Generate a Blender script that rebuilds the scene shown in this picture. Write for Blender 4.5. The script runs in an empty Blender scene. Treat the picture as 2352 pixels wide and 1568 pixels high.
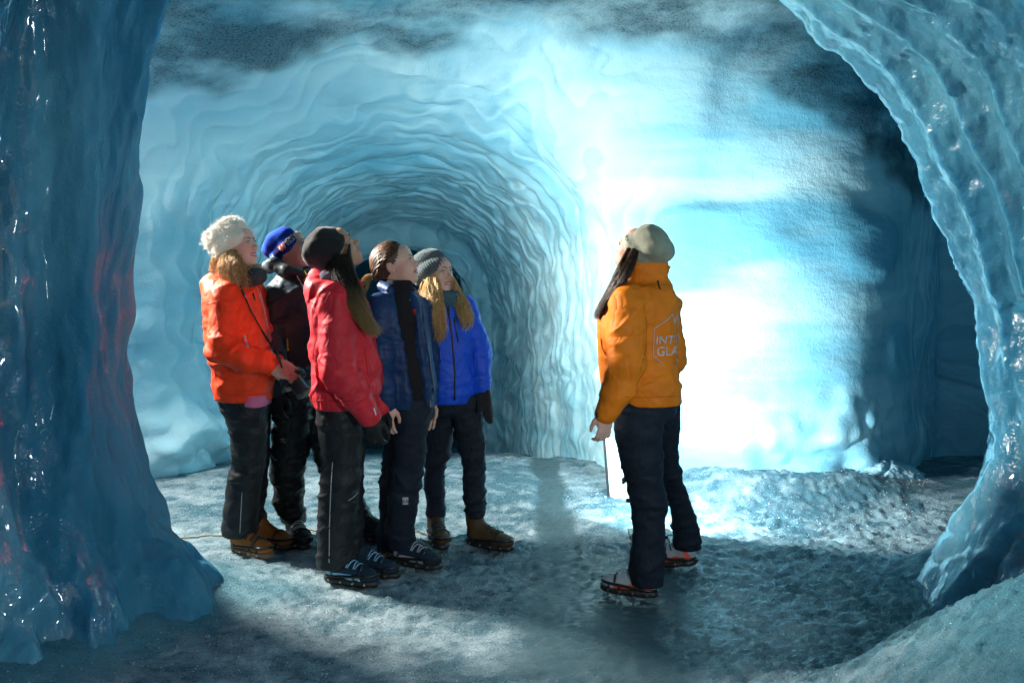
import bpy, bmesh, math, random
import numpy as np
from mathutils import Vector, Matrix
from mathutils.bvhtree import BVHTree

SC = bpy.context.scene
COL = SC.collection
R = math.radians

# ------------------------------------------------------------------ camera
# full-frame 35 mm lens at standing eye height, level, with a little lens fall
CAMZ, FPX, HORIZ = 1.65, 995.0, 237.0
cam = bpy.data.cameras.new('camera'); camo = bpy.data.objects.new('camera', cam); COL.objects.link(camo)
camo.location = (0, 0, CAMZ); camo.rotation_euler = (R(90), 0, 0)
cam.sensor_width = 36.0; cam.lens = 36.0 * FPX / 1024.0
cam.shift_y = -(341.0 - HORIZ) / 1024.0
cam.clip_start = 0.05; cam.clip_end = 500
SC.camera = camo

# ------------------------------------------------------------------ world and light
world = bpy.data.worlds.new('World'); SC.world = world; world.use_nodes = True
wn = world.node_tree; wn.nodes.clear()
wo = wn.nodes.new('ShaderNodeOutputWorld'); bg = wn.nodes.new('ShaderNodeBackground'); sky = wn.nodes.new('ShaderNodeTexSky')
sky.sky_type = 'NISHITA'; sky.sun_disc = False
sky.sun_elevation = R(24); sky.sun_rotation = R(200)
wn.links.new(sky.outputs[0], bg.inputs[0]); wn.links.new(bg.outputs[0], wo.inputs[0])
bg.inputs[1].default_value = 0.05
SC.view_settings.view_transform = 'Standard'; SC.view_settings.look = 'None'
SC.view_settings.gamma = 1.0; SC.view_settings.exposure = 0.15; SC.view_settings.use_curve_mapping = False
SC.render.engine = 'CYCLES'
cy = SC.cycles
cy.max_bounces = 6; cy.diffuse_bounces = 5; cy.glossy_bounces = 2; cy.transmission_bounces = 4
cy.sample_clamp_indirect = 6.0; cy.use_denoising = True; cy.use_light_tree = False; cy.adaptive_threshold = 0.02; cy.caustics_reflective = False; cy.caustics_refractive = False

KEY_POS, KEY_AIM, KEY_POWER = (-3.3, 5.62, 2.72), (-0.45, 5.0, 1.05), 235.0
SIDE_POS, SIDE_AIM, SIDE_POWER = (-2.95, 5.55, 2.25), (0.1, 7.9, 0.9), 16.0
FILL_POS, FILL_AIM, FILL_POWER = (1.75, 0.75, 1.35), (-1.3, 4.1, 1.1), 20.0  # unseen lamp added for glints on the left wall and cool front fill
FLOOD_POS, FLOOD_AIM, FLOOD_POWER = (0.76, 5.42, 0.34), (1.30, 6.5, 0.60), 72.0

# ------------------------------------------------------------------ helpers
SP = 1024.0 / 2352.0
def W(u, v, d):
    """point at depth d that the picture shows at (u, v) of a 2352 px wide print"""
    return np.array([(u * SP - 512.0) / FPX * d, d, CAMZ - (v * SP - HORIZ) / FPX * d])
def foot_d(v, z=0.0):
    return FPX * (CAMZ - z) / (v * SP - HORIZ)

_PT = np.random.RandomState(7).permutation(4096).astype(np.int32)
_PV = (np.random.RandomState(8).rand(4096)*2 - 1).astype(np.float32)
def vnoise(x, y, z, seed=0):
    """smooth value noise in about -1..1"""
    x, y, z = np.broadcast_arrays(np.asarray(x, np.float32), np.asarray(y, np.float32), np.asarray(z, np.float32))
    shp = x.shape; x = x.ravel(); y = y.ravel(); z = z.ravel()
    fx, fy, fz = np.floor(x), np.floor(y), np.floor(z)
    ix, iy, iz = fx.astype(np.int32), fy.astype(np.int32), fz.astype(np.int32)
    tx, ty, tz = x - fx, y - fy, z - fz
    tx = tx*tx*(3-2*tx); ty = ty*ty*(3-2*ty); tz = tz*tz*(3-2*tz)
    res = 0
    for c in (0, 1):
        pc = _PT[(iz + (c + seed*131)) & 4095]
        for b_ in (0, 1):
            pb = _PT[(iy + pc + b_) & 4095]
            i0 = pb + ix
            r = _PV[_PT[i0 & 4095]]*(1 - tx) + _PV[_PT[(i0 + 1) & 4095]]*tx
            res = res + r * (ty if b_ else 1 - ty) * (tz if c else 1 - tz)
    return res.reshape(shp)
def fbm(x, y, z, seed=0, octaves=3, gain=0.5):
    s = 0; a = 1.0
    x, y, z = np.asarray(x, np.float32), np.asarray(y, np.float32), np.asarray(z, np.float32)
    for o in range(octaves):
        x, y, z = 0.80*x + 0.52*y + 0.30*z, -0.60*x + 0.69*y + 0.40*z, 0.0*x - 0.50*y + 0.866*z     # turn each octave
        s = s + a * vnoise(x, y, z, seed + o * 17); a *= gain; x = x*2.03; y = y*2.03; z = z*2.03
    return s
def sstep(a, b, x):
    t = np.clip((np.asarray(x, np.float32) - a) / (b - a), 0, 1); return t*t*(3-2*t)
def smin(a, b, k):
    if k <= 0: return np.minimum(a, b)
    h = np.clip(0.5 + 0.5*(b-a)/k, 0, 1)
    return b*(1-h) + a*h - k*h*(1-h)

def surface_nets(F, xs, ys, zs):
    """quads on the zero level of F (negative inside), on a rectilinear grid"""
    S = F < 0
    cnt = np.zeros(tuple(n-1 for n in F.shape), np.int8)
    for a in (0, 1):
        for b in (0, 1):
            for c in (0, 1):
                cnt += S[a:a+cnt.shape[0], b:b+cnt.shape[1], c:c+cnt.shape[2]]
    act = (cnt > 0) & (cnt < 8)
    I, J, K = np.nonzero(act)
    vid = np.full(cnt.shape, -1, np.int32); vid[I, J, K] = np.arange(len(I))
    corners = [(a, b, c) for a in (0, 1) for b in (0, 1) for c in (0, 1)]
    val = {q: F[I+q[0], J+q[1], K+q[2]] for q in corners}
    acc = np.zeros((len(I), 3), np.float32); num = np.zeros(len(I), np.float32)
    for q in corners:
        for ax in range(3):
            if q[ax] == 1: continue
            r = list(q); r[ax] = 1; r = tuple(r)
            f0, f1 = val[q], val[r]
            m = (f0 < 0) != (f1 < 0)
            t = np.where(m, f0 / np.where(m, f0 - f1, 1), 0)
            for c in range(3):
                acc[:, c] += np.where(m, (t if c == ax else q[c]), 0)
            num += m
    acc /= num[:, None]
    V = np.empty((len(I), 3), np.float32)
    for c, (arr, ind) in enumerate(((xs, I), (ys, J), (zs, K))):
        V[:, c] = arr[ind] + (arr[ind+1] - arr[ind]) * acc[:, c]
    Q = []
    n0, n1, n2 = F.shape
    for ax in range(3):
        A = S[:-1] if ax == 0 else (S[:, :-1] if ax == 1 else S[:, :, :-1])
        B = S[1:] if ax == 0 else (S[:, 1:] if ax == 1 else S[:, :, 1:])
        ch = A != B
        o = [x for x in range(3) if x != ax]
        sl = [slice(None)]*3; sl[o[0]] = slice(1, -1); sl[o[1]] = slice(1, -1)
        sub = ch[tuple(sl)]
        P = list(np.nonzero(sub)); P[o[0]] = P[o[0]] + 1; P[o[1]] = P[o[1]] + 1
        inside = A[tuple(P)]
        def cell(da, db):
            q = [P[0], P[1], P[2]]; q[o[0]] = q[o[0]] + da; q[o[1]] = q[o[1]] + db
            return vid[q[0], q[1], q[2]]
        quad = np.stack([cell(-1, -1), cell(0, -1), cell(0, 0), cell(-1, 0)], 1)
        flip = ~inside if ax != 1 else inside
        quad[flip] = quad[flip][:, ::-1]
        Q.append(quad)
    return V, np.concatenate(Q)

def mesh_np(name, V, Q, smooth=True):
    """Q: (n,3) or (n,4) int array"""
    me = bpy.data.meshes.new(name)
    V = np.ascontiguousarray(V, np.float32); Q = np.ascontiguousarray(Q, np.int32)
    k = Q.shape[1]
    me.vertices.add(len(V)); me.vertices.foreach_set('co', V.ravel())
    me.loops.add(Q.size); me.loops.foreach_set('vertex_index', Q.ravel())
    me.polygons.add(len(Q)); me.polygons.foreach_set('loop_start', np.arange(0, Q.size, k, dtype=np.int32))
    me.update(calc_edges=True)
    if smooth: me.polygons.foreach_set('use_smooth', np.ones(len(Q), bool))
    return me
def vnormals(V, Q):
    a = V[Q[:, 0]]; b = V[Q[:, 1]]; c = V[Q[:, 2]]
    if Q.shape[1] == 4: n = np.cross(c - a, V[Q[:, 3]] - b)
    else: n = np.cross(b - a, c - a)
    N = np.zeros_like(V)
    for i in range(Q.shape[1]): 
        for ax in range(3): N[:, ax] += np.bincount(Q[:, i], n[:, ax], len(V))
    return N / np.maximum(np.linalg.norm(N, axis=1, keepdims=True), 1e-12)
def subdivide(V, Q, levels):
    """Catmull-Clark"""
    me = mesh_np('tmp', V, Q); o = bpy.data.objects.new('tmp', me); COL.objects.link(o)
    m = o.modifiers.new('s', 'SUBSURF'); m.levels = levels; m.render_levels = levels
    dg = bpy.context.evaluated_depsgraph_get(); ev = o.evaluated_get(dg); em = ev.to_mesh()
    V2 = np.empty(len(em.vertices)*3, np.float32); em.vertices.foreach_get('co', V2)
    Q2 = np.empty(len(em.loops), np.int32); em.loops.foreach_get('vertex_index', Q2)
    ev.to_mesh_clear(); bpy.data.objects.remove(o); bpy.data.meshes.remove(me)
    return V2.reshape(-1, 3), Q2.reshape(-1, 4)
def submesh(V, Q, mask):
    q = Q[mask]; used = np.unique(q); remap = np.full(len(V), -1, np.int32); remap[used] = np.arange(len(used))
    return used, remap[q]

def link(name, data, parent=None, mat=None, label=None, cat=None, group=None, kind=None):
    o = bpy.data.objects.new(name, data); COL.objects.link(o)
    if parent is not None: o.parent = parent
    if mat is not None and data is not None:
        data.materials.clear(); data.materials.append(mat)
    if label: o['label'] = label
    if cat: o['category'] = cat
    if group: o['group'] = group
    if kind: o['kind'] = kind
    return o

# ------------------------------------------------------------------ materials
def newmat(name):
    m = bpy.data.materials.new(name); m.use_nodes = True
    nt = m.node_tree; nt.nodes.clear()
    out = nt.nodes.new('ShaderNodeOutputMaterial'); b = nt.nodes.new('ShaderNodeBsdfPrincipled')
    nt.links.new(b.outputs[0], out.inputs[0])
    return m, nt, b
def N_(nt, typ, **kw):
    n = nt.nodes.new(typ)
    for k, v in kw.items():
        if k in n.inputs.keys(): n.inputs[k].default_value = v
        else: setattr(n, k, v)
    return n
def noise_(nt, vec, scale, detail=3.0, rough=0.55, dist=0.0):
    n = nt.nodes.new('ShaderNodeTexNoise'); n.inputs['Scale'].default_value = scale
    n.inputs['Detail'].default_value = detail; n.inputs['Roughness'].default_value = rough; n.inputs['Distortion'].default_value = dist
    nt.links.new(vec, n.inputs['Vector']); return n.outputs['Fac']
def ramp_(nt, fac, stops, interp='LINEAR'):
    r = nt.nodes.new('ShaderNodeValToRGB'); r.color_ramp.interpolation = interp
    e = r.color_ramp.elements
    while len(e) < len(stops): e.new(0.5)
    for el, (p, c) in zip(e, stops):
        el.position = p; el.color = (*c, 1) if hasattr(c, '__len__') else (c, c, c, 1)
    nt.links.new(fac, r.inputs[0]); return r.outputs[0]
def math_(nt, op, a, b=None):
    n = nt.nodes.new('ShaderNodeMath'); n.operation = op
    for i, x in enumerate((a, b)):
        if x is None: continue
        if isinstance(x, (int, float)): n.inputs[i].default_value = x
        else: nt.links.new(x, n.inputs[i])
    return n.outputs[0]
def mix_(nt, fac, a, b, blend='MIX'):
    n = nt.nodes.new('ShaderNodeMix'); n.data_type = 'RGBA'; n.blend_type = blend
    for i, x in ((0, fac), (6, a), (7, b)):
        if isinstance(x, (int, float)): n.inputs[i].default_value = x
        elif isinstance(x, tuple): n.inputs[i].default_value = (*x, 1)
        else: nt.links.new(x, n.inputs[i])
    return n.outputs[2]
def coords_(nt, scale=(1, 1, 1), rot=(0, 0, 0)):
    g = nt.nodes.new('ShaderNodeNewGeometry'); m = nt.nodes.new('ShaderNodeMapping')
    m.inputs['Scale'].default_value = scale; m.inputs['Rotation'].default_value = rot
    nt.links.new(g.outputs['Position'], m.inputs['Vector']); return m.outputs[0]
def bump_(nt, b, h, strength=0.5, dist=0.01, prev=None):
    n = nt.nodes.new('ShaderNodeBump'); n.inputs['Strength'].default_value = strength; n.inputs['Distance'].default_value = dist
    nt.links.new(h, n.inputs['Height'])
    if prev is not None: nt.links.new(prev, n.inputs['Normal'])
    nt.links.new(n.outputs[0], b.inputs['Normal']); return n.outputs[0]
# ================================================================== the cave
def ice_material(name, base, deep, ash=False, wet=0.2, grain=1.0, coat=0.0, hs=(1, 1, 0.45), sss=0.0):
    """'tone' and 'ash' are laid into the ice vertex by vertex: strata of clear and bubbly ice, and ash"""
    m, nt, b = newmat(name)
    p = coords_(nt)
    def attr(n):
        a = nt.nodes.new('ShaderNodeAttribute'); a.attribute_name = n; return a.outputs['Fac']
    col = ramp_(nt, attr('tone'), [(0.0, deep), (1.0, base)])
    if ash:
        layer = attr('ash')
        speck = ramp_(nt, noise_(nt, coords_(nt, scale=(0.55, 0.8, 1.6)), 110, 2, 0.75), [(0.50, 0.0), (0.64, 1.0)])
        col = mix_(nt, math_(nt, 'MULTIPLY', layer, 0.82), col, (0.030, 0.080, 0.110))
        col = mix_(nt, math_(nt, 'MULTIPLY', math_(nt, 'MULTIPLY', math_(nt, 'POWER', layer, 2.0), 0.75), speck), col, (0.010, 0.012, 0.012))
    nt.links.new(col, b.inputs['Base Color'])
    rr = ramp_(nt, attr('tone'), [(0.0, wet), (1.0, wet + 0.22)])
    nt.links.new(rr, b.inputs['Roughness'])
    b.inputs['IOR'].default_value = 1.33
    if coat:
        w_ = attr('wetness') if name != 'boulder_ice' else None
        if w_ is not None:
            nt.links.new(math_(nt, 'MULTIPLY', w_, coat), b.inputs['Coat Weight']); nt.links.new(math_(nt, 'ADD', math_(nt, 'MULTIPLY', w_, 0.4), 0.08), b.inputs['Specular IOR Level'])
        else: b.inputs['Coat Weight'].default_value = coat
        b.inputs['Coat Roughness'].default_value = 0.06; b.inputs['Coat IOR'].default_value = 1.5
    if sss:
        b.inputs['Subsurface Weight'].default_value = sss; b.inputs['Subsurface Radius'].default_value = (0.25, 0.75, 1.0); b.inputs['Subsurface Scale'].default_value = 0.16
    hgt = math_(nt, 'ADD', math_(nt, 'MULTIPLY', noise_(nt, coords_(nt, scale=hs), 13, 1, 0.6), 1.6), math_(nt, 'MULTIPLY', noise_(nt, p, 48 if sss else 55, 2, 0.75), 0.35 if sss else 0.75))
    bump_(nt, b, hgt, 0.45 * grain, 0.03)
    return m
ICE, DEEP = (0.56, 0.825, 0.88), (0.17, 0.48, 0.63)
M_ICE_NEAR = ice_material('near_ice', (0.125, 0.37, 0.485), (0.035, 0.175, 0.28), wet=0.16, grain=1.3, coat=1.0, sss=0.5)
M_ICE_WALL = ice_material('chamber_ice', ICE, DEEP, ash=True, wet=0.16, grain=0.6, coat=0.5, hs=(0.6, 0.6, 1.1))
M_ICE_TUN = M_ICE_WALL

def interp(y, a, b): return np.interp(y, a, b).astype(np.float32)
def floor_base(x, y):
    z = interp(y, [0, 6.9, 7.6, 12.0, 16], [0, 0, -0.05, -0.95, -1.5])
    return z

MOUTH_L = [(425,0),(405,70),(375,150),(368,200),(350,300),(342,400),(350,500),(340,600),(346,700),(340,800),(350,900),(360,1000),(366,1100),(375,1200),(400,1300)]
MOUTH_R = [(2085,1400),(2125,1300),(2172,1200),(2215,1110),(2248,1000),(2243,900),(2222,800),(2238,690),(2180,620),(2140,540),(2092,400),(2040,280),(1960,190),(1900,130),(1850,105),(1800,50),(1745,0)]
def mouth_polygon():
    D = 4.72
    L = [W(u, v, D)[[0, 2]] for u, v in MOUTH_L]; Rr = [W(u, v, D)[[0, 2]] for u, v in MOUTH_R]
    top = [(0.75, 3.15), (0.1, 3.42), (-0.6, 3.5), (-1.2, 3.35), (-1.52, 3.1)]
    return np.array([(-1.62, -0.9)] + [tuple(p) for p in L[::-1]] + top[::-1] + [tuple(p) for p in Rr[::-1]] + [(1.75, -0.9)], np.float32)
def poly_sdf(P, x, z):
    d = np.full(x.shape, 1e9, np.float32); s = np.ones(x.shape, np.float32)
    n = len(P)
    for i in range(n):
        a, b = P[i], P[i-1]
        ex, ez = b[0]-a[0], b[1]-a[1]; wx, wz = x-a[0], z-a[1]
        t = np.clip((wx*ex+wz*ez)/(ex*ex+ez*ez), 0, 1)
        d = np.minimum(d, (wx-ex*t)**2 + (wz-ez*t)**2)
        c1 = z >= a[1]; c2 = z < b[1]; c3 = ex*wz > ez*wx
        flip = (c1 & c2 & c3) | (~c1 & ~c2 & ~c3)
        s = np.where(flip, -s, s)
    return s*np.sqrt(d)

def tunnel_shape(y):
    cx = interp(y, [5.0, 7, 12, 17], [-0.62, -0.75, -1.30, -2.0])
    w = interp(y, [5.4, 5.9, 6.4, 6.9, 7.5, 8.5, 11.9, 12.2, 17], [2.9, 2.35, 1.88, 1.62, 1.47, 1.33, 1.12, 0.92, 0.85])
    zt = interp(y, [5.4, 6.0, 6.6, 7.2, 8.0, 9.0, 10.5, 11.9, 12.2, 17], [3.45, 3.22, 3.02, 2.84, 2.52, 2.24, 1.98, 1.80, 1.52, 1.0])
    zf = interp(y, [0, 6.9, 7.6, 12.0, 17], [0, 0, -0.05, -0.95, -1.6])
    return cx, w, zt, zf
def cave_field(h=0.068):
    xs = np.arange(-5.7, 5.3, h, dtype=np.float32); ys = np.arange(-1.8, 17.0, h, dtype=np.float32); zs = np.arange(-2.3, 4.1, h, dtype=np.float32)
    F = np.full((len(xs), len(ys), len(zs)), 2.0, np.float32)
    X, Y, Z = np.meshgrid(xs, ys, zs, indexing='ij', sparse=True)
    # corridor the camera stands in
    j = ys < 5.7
    yj = Y[:, j]
    sh = np.where(X < 0.2, interp(yj, [-3, 2.6, 3.5, 3.9, 4.28, 4.5, 4.72, 5.2, 6], [.35, .35, .45, .36, .05, .035, .0, .12, .3]),
                  -interp(yj, [-3, 3.0, 3.8, 4.4, 4.72, 5.2, 6], [.5, .5, .30, .08, .0, .10, .3]))
    foot = np.clip(1 - (Z + 0.05)/0.75, 0, 1)**2                      # the walls run out at the foot
    sh = sh + np.where(X < 0.2, -0.24, 0.08) * foot * (yj < 4.9)
    Xw = X + sh * sstep(0.0, 0.9, np.abs(X - 0.2))
    lift = interp(yj, [-3, 3.5, 4.72, 6], [.3, .2, 0, .2])
    Xb, Zb = np.broadcast_arrays(Xw, Z - lift * sstep(1.2, 2.4, Z))
    d = poly_sdf(mouth_polygon(), Xb, Zb)
    d = np.maximum(d, yj - 5.35)
    F[:, j] = d
    # chamber across
    def rbox(c, hh, r):
        q = [np.abs(a - cc) - (s - r) for a, cc, s in zip((X, Y, Z), c, hh)]
        out = np.sqrt(sum(np.maximum(a, 0)**2 for a in q))
        return out + np.minimum(np.maximum(np.maximum(q[0], q[1]), q[2]), 0) - r
    d = rbox((-0.3, 5.68, 1.0), (5.12, 0.90, 2.28), 0.55)
    # to the right the back wall draws away into a dark pocket
    back = (Y - 6.56) * 0.80 - np.maximum(X - 1.75, 0)**2 * 0.42
    d2 = np.maximum(np.maximum(rbox((3.2, 6.6, 1.0), (1.75, 1.9, 2.1), 0.5), back), 4.75 - Y)
    d = smin(d, d2, 0.2)
    # the back wall of the right half leans a little and bulges low down
    F = smin(F, d, 0.16)
    cx, w, zt, zf = tunnel_shape(ys)
    cx, w, zt, zf = [a[None, :, None] for a in (cx, w, zt, zf)]
    zc = zf + 0.42 * (zt - zf); hh = zt - zc
    r = (np.abs((X - cx)/w)**2.3 + (np.maximum(Z - zc, 0)/hh)**2.3)**(1/2.3)
    d = (r - 1) * np.minimum(w, hh)
    d = np.maximum(d, np.maximum(5.2 - Y, Y - 16.6))
    d = np.maximum(d, zf - 0.5 - Z)
    F = smin(F, d, 0.85)
    return F, xs, ys, zs

def build_cave():
    F, xs, ys, zs = cave_field()
    V, Q = surface_nets(F, xs, ys, zs)
    Q = Q[:, ::-1]                                    # faces look into the air
    c = V[Q].mean(1)
    # below the floor, and the blind bit behind the camera, are not needed
    keep = (c[:, 2] > floor_base(c[:, 0], c[:, 1]) - 0.35) & (c[:, 1] > -1.7)
    used, Q = submesh(V, Q, keep); V = V[used]
    # the parts no lens in the passage looks at stay coarse
    c = V[Q].mean(1)
    coarse = (c[:, 1] < 2.3) | (c[:, 0] < -3.3) | (c[:, 1] > 12.5) | (c[:, 0] > 4.6)
    rim = (c[:, 1] < 2.45) | (c[:, 0] < -3.15) | (c[:, 1] > 12.35) | (c[:, 0] > 4.45)
    used, q = submesh(V, Q, rim)
    blind_V, blind_Q = V[used] - vnormals(V, Q)[used]*0.03, q
    used, Q = submesh(V, Q, ~coarse); V = V[used]
    V, Q = subdivide(V, Q, 2)
    Nn = vnormals(V, Q)
    x, y, z = V.T
    cx, w, zt, zf = tunnel_shape(y)
    ang = np.arctan2(z - (zf + 0.9), x - cx)
    # --- tunnel: ragged rings left by the cutting, stepping back like scales
    tun = sstep(6.1, 7.0, y) * (1 - sstep(0.5, 1.15, x) * (1 - sstep(6.6, 7.6, y)))
    ph = y/0.24 + 1.7*fbm(x*0.9, y*0.45, z*0.9, 3, 4, 0.6) + 0.45*vnoise(ang*9, y*0.8, 0, 5)
    fr = ph - np.floor(ph); ring = np.floor(ph)
    saw = fr**1.5 * (1 - sstep(0.86, 1.0, fr))
    gain = np.clip(0.55 + 0.95*vnoise(ang*2.6, ring*1.7, 0, 8), 0, 1.4)
    disp = -tun * (0.008 + 0.014*sstep(7.0, 8.2, y)) * saw * gain
    disp += -tun * 0.034 * ((1 - np.abs(vnoise(ang*2.6 + 0.7*vnoise(x, y*2, z, 18), y*2.9, 0, 13)))**2 + 0.5*(1 - np.abs(vnoise(ang*5.5, y*5.5 + ang, 0, 14)))**2)
    disp += -tun * (0.018 * vnoise(ang*7, y*3.2, ring*0.37, 9) + 0.010 * vnoise(ang*17, y*7, ring*0.7, 10))
    drip = vnoise(ang*16, y*1.2, z*0.4, 11)
    disp += -tun * 0.016 * drip * (1 - sstep(1.6, 2.4, z))
    disp += -tun * 0.020 * vnoise(x*3, y*3, z*3, 12)
    # --- chamber: soft strata, hollows
    ch = (1 - tun) * sstep(4.8, 5.2, y)
    disp += -ch * (0.050*fbm(x*0.9, y*0.9, z*1.7, 21, 3) + 0.006*fbm(x*1.2, y*1.2, z*6.5, 23, 2))
    low = ch * (1 - sstep(0.25, 0.75, z)) * sstep(1.2, 1.9, x)
    disp += low * (0.16*np.abs(fbm(x*2.4, y*2.4, z*2.4, 27, 3)) + 0.03)
    lowl = sstep(6.2, 6.6, y) * (1 - sstep(0.2, 0.55, z)) * (1 - sstep(-2.0, -1.5, x))
    disp += lowl * (0.10 + 0.14*np.abs(fbm(x*2.2, y*2.2, z*2.8, 29, 3)))
    # --- corridor: scallops along the arch, drips on the pillar
    co = 1 - sstep(4.8, 5.2, y)
    ph = y/0.21 + 0.9*fbm(x*0.9, y*0.7, z*0.9, 31, 2)
    sc = np.abs(np.sin(np.pi*ph))**0.7
    rt = sstep(0.2, 0.8, x)
    disp += -co*rt*(0.060*sc*(0.55 + 0.6*vnoise(x*3.2, y*3.2, z*3.2, 33)) + 0.05*fbm(x*1.2, y*1.2, z*1.2, 34, 2) + 0.022*(1 - np.abs(vnoise(x*6, y*9, z*6, 40))) + 0.008*vnoise(x*22, y*22, z*22, 42))
    lf = 1 - rt
    disp += -co*lf*(0.075*vnoise(x*5.5, y*5.5, z*0.75, 35) + 0.042*vnoise(x*11, y*11, z*1.6, 36) + 0.12*vnoise(x*2, y*2, z*1.0, 37) + 0.014*fbm(x*17, y*17, z*6, 38, 2) + 0.013*vnoise(x*27, y*27, z*8, 39))
    disp += co*(rt*0.105 + lf*0.055)
    disp += ch*0.05*sstep(0.15, 0.5, vnoise(x*1.25 + 3.3, y, z*2.3 + 0.4*vnoise(x*2, y, z*2, 77), 78))
    V = V + Nn * disp[:, None]
    Nn = vnormals(V, Q)
    # what the ice is made of: bands of clear and bubbly ice, and a frayed layer of ash overhead
    tone = 0.56 + 0.55*fbm(x*0.45, y*0.45, z*4.2 + 0.5*vnoise(x*0.8, y*0.8, z, 61), 62, 4)*(1 - 0.7*tun) + 0.25*fbm(x*1.3, y*1.3, z*1.3, 63, 3)
    tone = tone + 0.30*tun*(saw - 0.4)
    tone = tone - 0.75*ch*sstep(0.15, 0.5, vnoise(x*1.25 + 3.3, y, z*2.3 + 0.4*vnoise(x*2, y, z*2, 77), 78))
    tone = np.where(co > 0.5, 0.45 + 0.75*fbm(x*2.6, y*2.6, z*0.8, 64, 3), tone)
    # the ash layer dips towards the right; depth in the layer from a tilted plane plus fraying
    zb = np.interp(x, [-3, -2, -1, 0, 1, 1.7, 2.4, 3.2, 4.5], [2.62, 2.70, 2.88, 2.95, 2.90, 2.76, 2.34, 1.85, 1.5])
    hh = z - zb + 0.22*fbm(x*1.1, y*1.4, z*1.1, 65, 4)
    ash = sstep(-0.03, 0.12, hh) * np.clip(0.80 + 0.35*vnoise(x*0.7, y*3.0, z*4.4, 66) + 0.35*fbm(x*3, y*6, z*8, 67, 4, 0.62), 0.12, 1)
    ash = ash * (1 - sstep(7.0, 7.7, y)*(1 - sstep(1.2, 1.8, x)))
    # the end of the left wall is dry frosted ice, the rest runs with melt water
    wetness = np.where(co > 0.5, 1 - (x < 0)*sstep(3.98, 4.14, y), tun*sstep(6.9, 7.8, y)*(1 - sstep(2.2, 2.5, z)))
    c = V[Q].mean(1)
    left = (c[:, 1] < 4.95) & (c[:, 0] < 0.05); right = (c[:, 1] < 4.95) & ~left
    tunn = (c[:, 1] > 6.62) & (c[:, 0] < 0.95)
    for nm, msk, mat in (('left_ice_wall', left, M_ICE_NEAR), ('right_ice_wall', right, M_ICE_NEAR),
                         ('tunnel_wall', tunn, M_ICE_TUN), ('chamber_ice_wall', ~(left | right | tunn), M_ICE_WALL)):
        used, q = submesh(V, Q, msk)
        me = mesh_np(nm, V[used], q)
        me.normals_split_custom_set_from_vertices(Nn[used])
        for an, av in (('tone', tone), ('ash', ash), ('wetness', wetness)):
            at = me.attributes.new(an, 'FLOAT', 'POINT'); at.data.foreach_set('value', np.clip(av[used], 0, 1).astype(np.float32))
        link(nm, me, None, mat, kind='structure')
    link('passage_ice_wall', mesh_np('passage_ice_wall', blind_V, blind_Q), None, M_ICE_NEAR, kind='structure')
    return V, Q

# ------------------------------------------------------------------ the trodden snow floor
def path_mask(x, y):
    """the wet, worn strip of ice the guide stands on"""
    cxp = np.interp(y, [3.0, 3.7, 4.4, 5.0, 5.6], [0.35, 0.42, 0.50, 0.35, 0.25])
    wid = np.interp(y, [3.0, 3.7, 4.4, 5.0, 5.6], [0.40, 0.42, 0.50, 0.44, 0.12])
    return 1 - sstep(0.5, 1.15, np.abs(x - cxp)/wid + 0.35*fbm(x*3, y*3, 0, 41, 2))
def floor_z(x, y, fine=True):
    x = np.asarray(x, np.float32); y = np.asarray(y, np.float32)
    z = floor_base(x, y).astype(np.float32)
    # snow bank on the right, close to the camera
    bx = x + 0.10*fbm(x*1.5, y*1.5, 2.0, 43, 2)
    bank = sstep(0.75, 2.2, bx + (3.3 - y)*0.38) * (1 - sstep(3.45, 3.95, y + 0.15*(x - 1.6) + 0.08*vnoise(x*4, y*4, 0, 44)))
    z = z + bank*0.62
    # aprons of frozen drip at the wall feet
    lw = interp(y, [2.5, 3.5, 4.0, 4.4, 5.0, 5.3], [-1.75, -1.9, -1.75, -1.55, -1.62, -1.9])
    ap = 1 - sstep(0.0, 0.55, x - lw + 0.12*vnoise(x*3, y*3, 0, 45))
    z = z + (ap*ap*0.10)*(1 - sstep(4.7, 5.2, y))
    rw = interp(y, [3.2, 4.0, 5.0, 6.0], [2.5, 2.35, 2.2, 2.75])
    ap = 1 - sstep(-0.1, 0.45, rw - x + 0.15*vnoise(x*3, y*3, 0, 46))
    z = z + (ap*ap*0.10)*sstep(4.0, 4.5, y)*(1 - sstep(4.9, 5.3, y))
    bk = sstep(6.05, 6.5, y) * sstep(0.9, 1.4, x)
    z = z + bk*0.10*(1 - sstep(2.2, 3.0, x))
    z = z + 0.025*fbm(x*1.4, y*1.4, 0, 47, 2)
    if fine:
        pm = path_mask(x, y)
        rough = (0.35 + 0.65*sstep(-0.35, 0.35, fbm(x*0.8, y*0.8, 5, 48, 2) + 0.35*sstep(-0.6, 0.8, x))) * (1 - 0.55*pm)
        rg = 1 - np.abs(fbm(x*8, y*12.5, 0, 49, 3))
        z = z + rough*(0.011*(rg - 0.6) + 0.010*fbm(x*24, y*30, 0, 50, 3, 0.65) + 0.006*vnoise(x*60, y*66, 0, 52)) - 0.014*pm
        z = z + 0.004*fbm(x*30, y*30, 0, 51, 2)
    return z
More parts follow.
